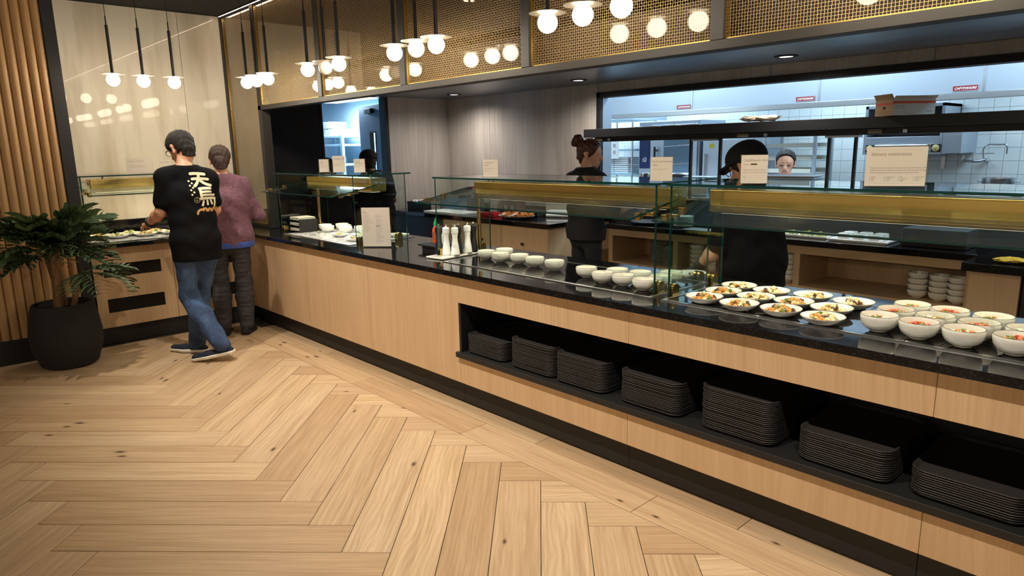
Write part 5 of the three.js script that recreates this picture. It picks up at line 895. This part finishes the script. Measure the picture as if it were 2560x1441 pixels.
  if (o.hemBand) part(sh, 'hem_band', meshOf([...torso(0.016), ...skirt.map(([a, b, r, q]) => [a, b, r + 0.004, q + 0.004])], 0.05, 0.0115, [[hem, [0, -1, 0]], [V.add(hem, [0, 0.055, 0]), [0, 1, 0]]]), o.hemBand);
  if (o.collar) part(sh, 'collar', meshOf([[V.add(J.neck, [0, -0.012, 0]), V.add(J.neck, [0, 0.034, 0]), 0.071, 0.064]], 0.01, 0.008, [[V.add(J.neck, [0, 0.036, 0]), [0, 1, -0.1]], [V.add(J.neck, [0, 0.0, 0]), [0, -1, 0]]]), o.collar);
  const lg = o.legEase ?? 0.012, lh = o.cuff ?? 0.06;
  const pants = meshOf([[side(J.pelvis, -cw * 0.8), side(J.pelvis, cw * 0.8), pe + 0.002, pe + 0.002], [side(V.add(J.pelvis, [0, -0.07, -0.01]), -cw * 0.9), side(V.add(J.pelvis, [0, -0.07, -0.01]), cw * 0.9), pe * 0.93, pe * 0.93], ...leg(J.hipL, J.knL, J.anL, lg * 0.6, lg * 1.6), ...leg(J.hipR, J.knR, J.anR, lg * 0.6, lg * 1.6)], 0.03, 0.0115, [[V.add(J.pelvis, [0, 0.03, 0]), [0, 1, 0]], ...(o.cuffCuts ?? [])], fold(3, 0.0045));
  part(root, o.bottomName ?? 'jeans', pants, bottom);
  for (const [an, toe] of [[J.anL, J.toL], [J.anR, J.toR]]) {
    const d = V.norm(V.sub(toe, an)), dz = V.norm([d[0], 0, d[2]]), heel = V.add(an, dz, -0.055); heel[1] = Math.max(0.026, an[1] - 0.055); const tb = V.lerp(heel, toe, 0.62), rs = V.cross(dz, [0, 1, 0]);
    const w = (p, s) => V.add(p, rs, s);
    const shoe = [[heel, tb, 0.036, 0.036], [w(tb, 0.014), w(toe, 0.008), 0.032, 0.025], [w(tb, -0.014), w(toe, -0.008), 0.032, 0.025], [V.add(an, [0, -0.01, 0]), V.lerp(heel, tb, 0.4), 0.042, 0.036]];
    const slope = (toe[1] - heel[1]) / Math.hypot(toe[0] - heel[0], toe[2] - heel[2]), un = V.norm([-dz[0] * slope, 1, -dz[2] * slope]);
    const s = part(root, 'shoe', meshOf(shoe, 0.02, 0.007, [[V.add(heel, un, -0.012), un.map(v => -v)], [V.add(an, [0, 0.03, 0]), [0, 1, 0]]]), o.shoe);
    part(s, 'sole', meshOf([[w(heel, 0.004), w(tb, 0.016), 0.041, 0.043], [w(heel, -0.004), w(tb, -0.016), 0.041, 0.043], [w(tb, 0.012), w(toe, 0.006), 0.04, 0.031], [w(tb, -0.012), w(toe, -0.006), 0.04, 0.031]], 0.02, 0.0065, [[V.add(heel, un, -0.024), un.map(v => -v)], [V.add(heel, un, 0.002), un]]), o.sole ?? o.shoe);
  }
  // hair
  const hairB = [hb([0, 0.044, -0.032], [0, 0.048, 0.022], 0.086, 0.081), hb([0, 0.056, -0.01], [0, 0.03, -0.012], 0.084, 0.085), hb([0, -0.02, -0.045], [0, o.nape ?? -0.07, -0.04], 0.067, 0.053), ...(o.hairX ?? []).map(a => hb(...a))];
  const nf = rotY(rotX([0, -0.35, 0.94], headTilt), headYaw), nd = rotY(rotX(V.norm([0, -1, 0.35]), headTilt), headYaw);
  const hcut = o.hairCuts ? o.hairCuts(hd) : [[hd([0, 0.052, 0.07]), V.norm(nf)], [hd([0, -0.005, 0.03]), V.norm(rotY(rotX([0, -0.75, 0.66], headTilt), headYaw))]];
  if (hair) part(root, 'hair', meshOf(hairB, 0.02, 0.0065, hcut, (x, y, z) => 0.0022 * Math.sin(x * 190 + y * 60) + 0.0022 * Math.sin(z * 170 + y * 90 + 1)), hair);
  root.userData.hd = undefined;
  return { root, hd, hb, shirt: sh, nf };
}
const skinA = plain(0xd9a184, 0.5), skinB = plain(0xe0ac90, 0.5), skinC = plain(0x7a4c36, 0.5), skinD = plain(0xd8a48c, 0.5);
const cloth = (hex, r = 0.85) => new THREE.MeshPhysicalMaterial({ color: hex, roughness: r, sheen: 0.25, sheenRoughness: 0.6 });
const fabricTex = (a, b, s, fx, fy) => dataTex(256, 256, (u, v) => mixc(a, b, Math.max(0, Math.min(1, 0.5 + (fbm(u, v, fx, fy, 3, s) - 0.5) * 1.6 + (fbm(u, v, 90, 90, 1, s + 4) - 0.5) * 0.7))), { size: [0.4, 0.4] });
const blackCloth = plain(0x0e0e10, 0.9, { specularIntensity: 0.3 }), denim = new THREE.MeshPhysicalMaterial({ map: fabricTex([36, 54, 82], [66, 92, 130], 21, 5, 4), roughness: 0.85 });
const greyPants = new THREE.MeshPhysicalMaterial({ map: fabricTex([44, 44, 48], [78, 78, 82], 25, 4, 26), roughness: 0.9 }), plum = new THREE.MeshPhysicalMaterial({ map: fabricTex([98, 66, 78], [124, 88, 100], 29, 30, 30), roughness: 0.95 });
const hairBlack = plain(0x17110e, 0.75), hairBrown = plain(0x35231a, 0.7), hairAub = plain(0x4b2b1a, 0.42);
{ // man in the printed black T-shirt, stepping along the station
  const J = { head: [-0.01, 1.665, 0.10], neck: [0, 1.51, 0.035], chest: [0, 1.3, 0.0], pelvis: [0, 0.96, -0.03], shL: [0.155, 1.45, 0.03], shR: [-0.155, 1.43, 0.0], elL: [0.2, 1.19, 0.07], wrL: [0.235, 1.085, 0.32], elR: [-0.2, 1.18, 0.05], wrR: [-0.2, 1.08, 0.28], hipL: [0.09, 0.92, -0.03], hipR: [-0.09, 0.92, -0.03], knL: [0.085, 0.5, 0.02], anL: [-0.03, 0.135, -0.27], toL: [0.135, 0.03, -0.13], knR: [-0.04, 0.5, 0.11], anR: [0.03, 0.085, 0.13], toR: [0.16, 0.028, 0.31], r: { chest: 0.1, waist: 0.098, pelvis: 0.097, cw: 0.066, sw: 0.98 }, twist: 0.0 };
  J.handL = handBones(J.wrL, [-0.12, -0.12, 1], [0.2, 1, 0.1], -1, 0.45); J.handR = handBones(J.wrR, [0.1, -0.1, 1], [0, 1, 0], 1, 0.5);
  const P = person({ label: 'person in black printed T-shirt, jeans and navy shoes reaching over the salad station', pos: [-5.7, 0, -1.8], turn: -Math.PI / 2, J, skin: skinA, top: blackCloth, bottom: denim, hair: hairBlack, headTilt: 0.42, headYaw: 0.42, shoe: cloth(0x141d2e), sole: plain(0xe6ddcc, 0.6), hem: [0, 0.8, 0], legEase: 0.016, nape: -0.055, sleeve: 0.72, q: 2, hs: 1.06 });
  const gl = part(P.root, 'glasses', merge([...[-1, 1].map(s => { const g = new THREE.TorusGeometry(0.024, 0.0022, 6, 24); g.applyMatrix4(new THREE.Matrix4().makeRotationFromEuler(new THREE.Euler(0.42, 0.42, 0, 'YXZ'))); return T(g, ...P.hd([s * 0.032, 0.012, 0.104])); }), ...[-1, 1].map(s => rod(P.hd([s * 0.058, 0.014, 0.1]), P.hd([s * 0.09, 0.022, -0.005]), 0.002, 0.002, 6)), rod(P.hd([-0.008, 0.014, 0.106]), P.hd([0.008, 0.014, 0.106]), 0.002, 0.002, 6)]), plain(0x1b1a1c, 0.3));
  part(P.root, 'wristwatch', (() => { const d = V.norm(V.sub(J.wrL, J.elL)), c = V.add(J.wrL, d, -0.035), g = new THREE.TorusGeometry(0.034, 0.011, 8, 24); g.applyQuaternion(new THREE.Quaternion().setFromUnitVectors(new THREE.Vector3(0, 0, 1), new THREE.Vector3(...d))); return T(g, ...c); })(), plain(0x101012, 0.4));
  // cream brush-style print and brown row on the back of the shirt
  const pt = canvasTex(512, 512, (x, w, h) => {
    x.clearRect(0, 0, w, h); x.fillStyle = x.strokeStyle = '#efe6c2'; x.lineCap = 'round';
    const ST = (lw, ...c) => { x.lineWidth = lw; x.beginPath(); x.moveTo(c[0], c[1]); for (let i = 2; i < c.length; i += 4) x.quadraticCurveTo(c[i], c[i + 1], c[i + 2], c[i + 3]); x.stroke(); };
    ST(34, 150, 36, 220, 30, 300, 48); ST(32, 160, 98, 240, 88, 330, 106); ST(32, 240, 40, 236, 130, 170, 178); ST(34, 246, 110, 280, 160, 350, 178);
    ST(30, 210, 212, 280, 204, 340, 214); ST(30, 216, 216, 214, 260, 216, 300); ST(26, 226, 250, 280, 244, 336, 252); ST(26, 224, 286, 280, 280, 380, 292); ST(30, 200, 328, 290, 316, 386, 332); ST(30, 380, 330, 388, 380, 372, 420); ST(24, 236, 356, 232, 380, 222, 404); ST(24, 280, 352, 284, 376, 282, 396); ST(24, 324, 352, 332, 374, 336, 392);
    for (let i = 0; i < 7; i++) { x.beginPath(); x.arc(116 + (i % 2) * 28, 120 + i * 26, 11, 0, 7); x.fill(); }
    x.strokeStyle = '#9d947c'; x.lineWidth = 7; x.beginPath(); x.arc(165, 340, 32, 0, 7); x.stroke(); x.beginPath(); x.moveTo(145, 340); x.lineTo(185, 352); x.moveTo(165, 320); x.lineTo(160, 362); x.stroke();
    x.strokeStyle = '#b98a4d'; x.lineWidth = 26; x.beginPath(); x.moveTo(150, 500); x.quadraticCurveTo(160, 450, 220, 452); x.stroke(); for (let i = 0; i < 4; i++) { x.beginPath(); x.arc(240 + i * 58, 462 + (i % 2) * 6, 20, Math.PI, 0.3); x.stroke(); }
  });
  P.root.updateMatrixWorld(true);
  const dg = new DecalGeometry(P.shirt, P.shirt.localToWorld(new THREE.Vector3(-0.075, 1.33, -0.14)), new THREE.Euler(0, -Math.PI / 2 + Math.PI, 0), new THREE.Vector3(0.34, 0.34, 0.3));
  dg.applyMatrix4(P.shirt.matrixWorld.clone().invert());
  { const p = dg.attributes.position, n = dg.attributes.normal; for (let i = 0; i < p.count; i++) p.setXYZ(i, p.getX(i) + n.getX(i) * 0.0012, p.getY(i) + n.getY(i) * 0.0012, p.getZ(i) + n.getZ(i) * 0.0012); }
  const dm = part(P.shirt, 'back_print', dg, new THREE.MeshPhysicalMaterial({ map: pt, transparent: true, roughness: 0.8, polygonOffset: true, polygonOffsetFactor: -2 })); dm.userData.label = 'cream brush lettering with a brown row below';
  const pl = thing('serving_tray', 'black tray held by the person in the printed T-shirt', 'tray', [-6.32, 1.0, -1.86], 0.1); part(pl, 'tray_body', lathe([[0.001, 0], [0.14, 0], [0.15, 0.018], [0.146, 0.018], [0.137, 0.004], [0.001, 0.004]], 4).rotateY(Math.PI / 4).scale(1.25, 1, 1), M.black);
}
{ // woman in the plum sweater
  const J = { head: [0, 1.56, 0.03], neck: [0, 1.42, -0.005], chest: [0, 1.22, -0.01], pelvis: [0, 0.92, 0], shL: [0.165, 1.345, 0], shR: [-0.165, 1.345, 0], elL: [0.24, 1.09, 0.08], wrL: [0.13, 1.03, 0.29], elR: [-0.27, 1.08, 0.06], wrR: [-0.16, 1.04, 0.27], hipL: [0.092, 0.87, 0], hipR: [-0.092, 0.87, 0], knL: [0.1, 0.47, 0.02], anL: [0.095, 0.09, -0.02], toL: [0.12, 0.03, 0.16], knR: [-0.1, 0.47, 0.02], anR: [-0.095, 0.09, -0.02], toR: [-0.12, 0.03, 0.16], r: { chest: 0.112, waist: 0.11, pelvis: 0.118, cw: 0.08, sw: 1.02 } };
  J.handL = handBones(J.wrL, [-0.5, 0, 1], [0, 1, 0], -1, 0.6); J.handR = handBones(J.wrR, [0.5, 0, 1], [0, 1, 0], 1, 0.6);
  const blue = cloth(0x3d57a6);
  person({ label: 'person in plum sweater with blue hem and grey trousers standing at the counter corner', pos: [-6.2, 0, -2.24], turn: -2.1, J, skin: skinB, top: plum, bottom: greyPants, hair: hairBrown, headTilt: 0.35, headYaw: 0.2, shoe: cloth(0x1b1c1f), topName: 'sweater', bottomName: 'trousers', sleeve: 1.85, hem: [0, 0.8, 0], hemBand: blue, collar: blue, foldA: 0.005, nape: -0.085, hairX: [[[0, -0.03, -0.085], [0, -0.08, -0.075], 0.04, 0.034]], q: 5 });
}
{ // server with a hair bun, facing the kitchen window
  const J = { head: [0.0, 1.55, 0.04], neck: [0, 1.42, 0.0], chest: [0, 1.23, -0.01], pelvis: [0, 0.92, 0], shL: [0.175, 1.34, 0], shR: [-0.175, 1.34, 0], elL: [0.25, 1.08, 0.06], wrL: [0.2, 1.08, 0.3], elR: [-0.26, 1.1, 0.08], wrR: [-0.22, 1.12, 0.32], hipL: [0.09, 0.87, 0], hipR: [-0.09, 0.87, 0], knL: [0.09, 0.47, 0.02], anL: [0.09, 0.09, -0.02], toL: [0.1, 0.03, 0.15], knR: [-0.09, 0.47, 0.02], anR: [-0.09, 0.09, -0.02], toR: [-0.1, 0.03, 0.15], r: { chest: 0.102, waist: 0.09, pelvis: 0.1, cw: 0.07, sw: 0.92 } };
  J.handL = handBones(J.wrL, [-0.1, 0, 1], [0, 1, 0], -1, 0.6); J.handR = handBones(J.wrR, [0.1, 0, 1], [0, 1, 0], 1, 0.6);
  person({ label: 'person with auburn hair bun in black shirt facing the kitchen window', pos: [-3.86, 0, -4.42], turn: 2.95, J, skin: skinD, top: plain(0x100f12, 0.85), bottom: plain(0x100f12, 0.85), hair: hairAub, headTilt: 0.1, headYaw: -0.95, shoe: blackCloth, topName: 'shirt', bottomName: 'trousers', sleeve: 1.1, hem: [0, 0.84, 0], collar: plain(0x141216, 0.8), nape: -0.04, hairX: [[[0, 0.1, -0.125], [0, 0.125, -0.12], 0.04, 0.04], [[0.025, 0.13, -0.115], [-0.02, 0.09, -0.14], 0.027, 0.027]], q: 7 });
}
{ // server with black cap behind the curry section
  const J = { head: [0.02, 1.475, 0.05], neck: [0.01, 1.36, 0.01], chest: [0, 1.2, 0.01], pelvis: [0, 0.92, 0], shL: [0.185, 1.31, 0.04], shR: [-0.185, 1.31, 0.02], elL: [0.24, 1.02, 0.05], wrL: [0.235, 0.88, 0.21], elR: [-0.26, 1.06, 0.05], wrR: [-0.2, 1.0, 0.27], hipL: [0.1, 0.87, 0], hipR: [-0.1, 0.87, 0], knL: [0.1, 0.47, 0.02], anL: [0.1, 0.09, -0.02], toL: [0.11, 0.03, 0.15], knR: [-0.1, 0.47, 0.02], anR: [-0.1, 0.09, -0.02], toR: [-0.11, 0.03, 0.15], r: { chest: 0.12, waist: 0.118, pelvis: 0.125, cw: 0.085 } };
  J.handL = handBones(J.wrL, [0, -0.5, 1], [0, 1, 0.4], -1, 0.5); J.handR = handBones(J.wrR, [0.1, -0.2, 1], [0, 1, 0], 1, 0.6);
  const P = person({ label: 'person in black cap, glasses and black clothes behind the curry plates', pos: [-2.03, 0, -3.86], turn: -1.75, J, skin: skinA, top: blackCloth, bottom: blackCloth, hair: hairBlack, headTilt: 0.35, headYaw: 0.1, shoe: blackCloth, bottomName: 'trousers', sleeve: 0.95, hem: [0, 0.7, 0], nape: -0.06, q: 4, hs: 1.05 });
  const capM = cloth(0x0e0e10);
  const cap = part(P.root, 'cap', meshOf([P.hb([0, 0.058, -0.034], [0, 0.06, 0.026], 0.096, 0.09), P.hb([-0.012, 0.06, -0.01], [0.012, 0.06, -0.01], 0.092, 0.092)], 0.02, 0.0065, [[P.hd([0, 0.035, 0]), V.norm(rotY(rotX([0, -1, 0], 0.35), 0.1))]]), capM);
  part(cap, 'brim', meshOf([P.hb([-0.045, 0.045, 0.1], [0.045, 0.045, 0.1], 0.012, 0.012), P.hb([-0.03, 0.035, 0.16], [0.03, 0.035, 0.16], 0.01, 0.01), P.hb([0, 0.045, 0.1], [0, 0.036, 0.16], 0.014, 0.01)], 0.05, 0.0065), capM);
  part(P.root, 'glasses', merge([...[-1, 1].map(s => rod(P.hd([s * 0.062, 0.014, 0.1]), P.hd([s * 0.094, 0.02, -0.005]), 0.003, 0.003, 6)), ...[-1, 1].map(s => { const g = new THREE.TorusGeometry(0.025, 0.0025, 6, 22); g.applyMatrix4(new THREE.Matrix4().makeRotationFromEuler(new THREE.Euler(0.35, 0.1, 0, 'YXZ'))); return T(g, ...P.hd([s * 0.034, 0.012, 0.108])); })]), plain(0x1b1a1c, 0.3));
  part(P.root, 'glove', meshOf([...J.handL.map(([a, b, r, q]) => [a, b, r + 0.002, q + 0.002]), [V.lerp(J.wrL, J.elL, 0.16), J.wrL, 0.036, 0.034]], 0.008, 0.005), cloth(0x1a1b1e, 0.6));
}
{ // cook behind the sheet pans
  const J = { head: [0, 1.42, 0.08], neck: [0, 1.285, 0.01], chest: [0, 1.1, -0.01], pelvis: [0, 0.85, -0.03], shL: [0.165, 1.21, 0.01], shR: [-0.165, 1.21, 0.01], elL: [0.22, 0.98, 0.05], wrL: [0.15, 0.98, 0.22], elR: [-0.22, 0.98, 0.05], wrR: [-0.15, 0.98, 0.22], hipL: [0.085, 0.8, -0.03], hipR: [-0.085, 0.8, -0.03], knL: [0.09, 0.43, 0], anL: [0.09, 0.09, -0.03], toL: [0.1, 0.03, 0.12], knR: [-0.09, 0.43, 0], anR: [-0.09, 0.09, -0.03], toR: [-0.1, 0.03, 0.12] };
  J.handL = handBones(J.wrL, [-0.2, 0, 1], [0, 1, 0], -1, 0.6); J.handR = handBones(J.wrR, [0.2, 0, 1], [0, 1, 0], 1, 0.6);
  const P = person({ label: 'person with dark tied-back hair looking down behind the sheet pans', pos: [-3.1, 0, -6.45], turn: 0.42, J, skin: skinB, top: cloth(0x23242b), bottom: blackCloth, hair: hairBlack, headTilt: 0.16, headYaw: 0.0, shoe: blackCloth, bottomName: 'trousers', sleeve: 0.7, hem: [0, 0.7, 0], nape: -0.03, q: 9,
    hairCuts: hd => [[hd([0, 0.078, 0.074]), V.norm(rotX([0, -0.6, 0.8], 0.16))], [hd([0, 0.0, 0.02]), V.norm(rotX([0, -0.45, 0.9], 0.16))]] });
  const dk = plain(0x1d1512, 0.6), lip = plain(0xa8605a, 0.5);
  for (const s of [-1, 1]) { part(P.root, 'eyelid', rod(P.hd([s * 0.018, 0.004, 0.087]), P.hd([s * 0.046, 0.003, 0.075]), 0.006, 0.0045, 8), dk); part(P.root, 'eyebrow', rod(P.hd([s * 0.014, 0.033, 0.092]), P.hd([s * 0.05, 0.034, 0.073]), 0.0055, 0.004, 8), dk); }
  part(P.root, 'lips', rod(P.hd([-0.019, -0.053, 0.083]), P.hd([0.019, -0.053, 0.083]), 0.0065, 0.0065, 8), lip);
}
{ // two servers at the doorway end
  const J = { head: [0, 1.49, 0.1], neck: [0, 1.37, 0.03], chest: [0, 1.2, 0.0], pelvis: [0, 0.92, 0], shL: [0.18, 1.3, 0.02], shR: [-0.18, 1.3, 0.02], elL: [0.22, 1.08, 0.14], wrL: [0.2, 1.06, 0.4], elR: [-0.25, 1.05, 0.05], wrR: [-0.2, 1.02, 0.28], hipL: [0.1, 0.87, 0], hipR: [-0.1, 0.87, 0], knL: [0.1, 0.47, 0.02], anL: [0.1, 0.09, -0.02], toL: [0.11, 0.03, 0.15], knR: [-0.1, 0.47, 0.02], anR: [-0.1, 0.09, -0.02], toR: [-0.11, 0.03, 0.15], r: { chest: 0.135, waist: 0.13, pelvis: 0.135, cw: 0.1 } };
  J.handL = handBones(J.wrL, [-0.1, -0.1, 1], [0, 1, 0], -1, 0.6); J.handR = handBones(J.wrR, [0.1, -0.1, 1], [0, 1, 0], 1, 0.6);
  const P = person({ label: 'person in black cap and black T-shirt standing by the doorway', pos: [-7.02, 0, -4.25], turn: -1.9, J, skin: skinC, top: blackCloth, bottom: blackCloth, hair: hairBlack, headTilt: 0.2, shoe: blackCloth, bottomName: 'trousers', sleeve: 0.7, hem: [0, 0.76, 0], q: 3 });
  part(P.root, 'cap', meshOf([P.hb([0, 0.058, -0.034], [0, 0.06, 0.026], 0.096, 0.09), P.hb([-0.012, 0.06, -0.01], [0.012, 0.06, -0.01], 0.092, 0.092)], 0.02, 0.0065, [[P.hd([0, 0.03, 0]), V.norm(rotX([0, -1, 0], 0.2))]]), cloth(0x0e0e10));
  const J2 = { ...J, head: [0, 1.42, 0.12], elL: [0.2, 1.04, 0.0], wrL: [0.2, 0.84, 0.1], elR: [-0.2, 1.04, 0.0], wrR: [-0.2, 0.84, 0.1], handL: undefined, handR: undefined };
  J2.handL = handBones(J2.wrL, [0, -1, 0.2], [1, 0, 0], -1, 0.4); J2.handR = handBones(J2.wrR, [0, -1, 0.2], [-1, 0, 0], 1, 0.4);
  person({ label: 'person with dark hair in black clothes against the dark panel', pos: [-6.9, 0, -3.62], turn: -2.2, J: J2, skin: skinC, top: blackCloth, bottom: cloth(0x3a3d46), hair: hairBlack, headTilt: 0.35, shoe: blackCloth, bottomName: 'trousers', sleeve: 0.7, hem: [0, 0.76, 0], q: 6 });
}
// ================================================================ potted plant
{
  const t = thing('potted_plant', 'leafy split-leaf plant in a tall black pot against the wooden slats', 'plant', [-6.25, 0, -0.93]);
  const pot = part(t, 'pot', lathe([[0.001, 0], [0.17, 0], [0.2, 0.02], [0.245, 0.16], [0.252, 0.27], [0.235, 0.4], [0.208, 0.5], [0.2, 0.505], [0.19, 0.5], [0.19, 0.46], [0.001, 0.46]], 44), new THREE.MeshPhysicalMaterial({ color: 0x1d1d1e, roughness: 0.85 }));
  part(pot, 'soil', lathe([[0.001, 0.47], [0.12, 0.468], [0.191, 0.462]], 24), plain(0x1a1411, 0.95));
  const bark = new THREE.MeshPhysicalMaterial({ map: dataTex(128, 256, (u, v) => mixc([148, 116, 78], [88, 62, 40], Math.max(0, Math.min(1, 0.5 + 0.35 * Math.sin(v * 120 + fbm(u, v, 4, 6, 3, 3) * 9) + (fbm(u, v, 12, 20, 3, 9) - 0.5))))), roughness: 0.9 });
  srand(640);
  const trunk = (a, b, r) => part(t, 'trunk', tube([a, V.lerp(V.add(a, [rnd(-0.02, 0.02), 0, rnd(-0.02, 0.02)]), b, 0.5), b], r, 20, 10), bark);
  trunk([-0.06, 0.44, -0.02], [-0.1, 0.86, 0.02], 0.036); trunk([0.02, 0.44, 0.03], [0.0, 0.9, 0.0], 0.033); trunk([0.06, 0.44, -0.06], [0.14, 0.72, -0.1], 0.022);
  const leafM = [0x43593a, 0x384b30, 0x506640].map(h => new THREE.MeshPhysicalMaterial({ color: h, roughness: 0.45, side: THREE.DoubleSide, transmission: 0 })), stemM = plain(0x4a5a34, 0.6);
  // leaf: a drooping midrib with paired lobes, thin solid lobes on both sides
  const leafGeo = (L, droop, n) => {
    const pos = [], idx = []; const rib = s => { const a = s * droop; return [0, L * (Math.sin(a) ? (1 - Math.cos(a)) / droop * -1 : 0), L * (droop ? Math.sin(a) / droop : s)]; };
    const lobe = (s, sd) => { const p = rib(s), wmax = L * 0.5 * Math.sin(Math.PI * (0.12 + 0.8 * s)) * (0.75 + 0.25 * Math.sin(s * 40)), sw = 0.42 + s * 0.6, hw = L * 0.055; const base = pos.length / 3;
      for (let i = 0; i <= 4; i++) { const q = i / 4, out = wmax * q, fw = out * sw, w = hw * (0.75 + 0.7 * Math.sin(Math.PI * q)) * (i === 4 ? 0.1 : 1), dy = -0.1 * out - 0.55 * out * q * q * 0.6; pos.push(p[0] + sd * out, p[1] + dy + 0.004, p[2] + fw - w, p[0] + sd * out, p[1] + dy - 0.002, p[2] + fw + w); }
      for (let i = 0; i < 4; i++) { const a = base + 2 * i; sd > 0 ? idx.push(a, a + 1, a + 2, a + 1, a + 3, a + 2) : idx.push(a, a + 2, a + 1, a + 1, a + 2, a + 3); } };
    for (let i = 0; i < n; i++) { const s = 0.06 + 0.9 * i / (n - 1); lobe(s, 1); lobe(s, -1); }
    const b = pos.length / 3; for (let i = 0; i <= 8; i++) { const p = rib(i / 8), w = L * 0.03 * (1 - i / 8.5); pos.push(p[0] - w, p[1] + 0.005, p[2], p[0] + w, p[1] + 0.005, p[2]); } for (let i = 0; i < 8; i++) { const a = b + 2 * i; idx.push(a, a + 2, a + 1, a + 1, a + 2, a + 3); }
    const g = new THREE.BufferGeometry(); g.setAttribute('position', new THREE.Float32BufferAttribute(pos, 3)); g.setIndex(idx); g.computeVertexNormals(); uvm(g); return g;
  };
  const LG = [leafGeo(0.34, 1.1, 10), leafGeo(0.3, 1.5, 9), leafGeo(0.25, 0.9, 8), leafGeo(0.36, 1.3, 11)];
  const put = (o, yaw, up, len, li, roll = 0) => {
    const d = [Math.sin(yaw) * Math.cos(up), Math.sin(up), Math.cos(yaw) * Math.cos(up)], e = V.add(o, d, len);
    const lf = part(t, 'leaf', LG[li % 4], leafM[li % 3], e); lf.rotation.set(-up * 0.75, yaw, roll, 'YXZ');
    part(lf, 'leaf_stalk', rod([0, 0, 0], [0, 0, 0.001], 0.004, 0.004, 5), stemM); lf.children[0].geometry = (() => { const g = rod([0, 0, 0], V.sub(o, e), 0.004, 0.005, 5); const q = new THREE.Quaternion().setFromEuler(lf.rotation).invert(); g.applyQuaternion(q); return g; })();
  };
  const fan = (n, o, up0, l0, li) => { for (let i = 0; i < n; i++) { let a = i * 2.399 + li; if (Math.sin(a) < -0.1) a = -a; put(o, a, up0 + (i % 4) * 0.3, l0 + (i % 3) * 0.05, i + li, rnd(-0.3, 0.3)); } };
  fan(18, [-0.09, 0.85, 0.02], 0.3, 0.08, 0); fan(20, [0.0, 0.89, 0.0], 0.45, 0.09, 1);
  for (let i = 0; i < 5; i++) put([0.14, 0.72, -0.1], 1.2 + i * 0.5, 0.1 + (i % 3) * 0.2, 0.08 + 0.02 * i, i + 2, rnd(-0.3, 0.3));
}
scene.traverse(o => { if (o.isMesh || o.isLight) { o.castShadow = true; o.receiveShadow = true; } });
scene.traverse(o => { if (o.isRectAreaLight) { o.castShadow = false; } });
renderer.render(scene, camera);
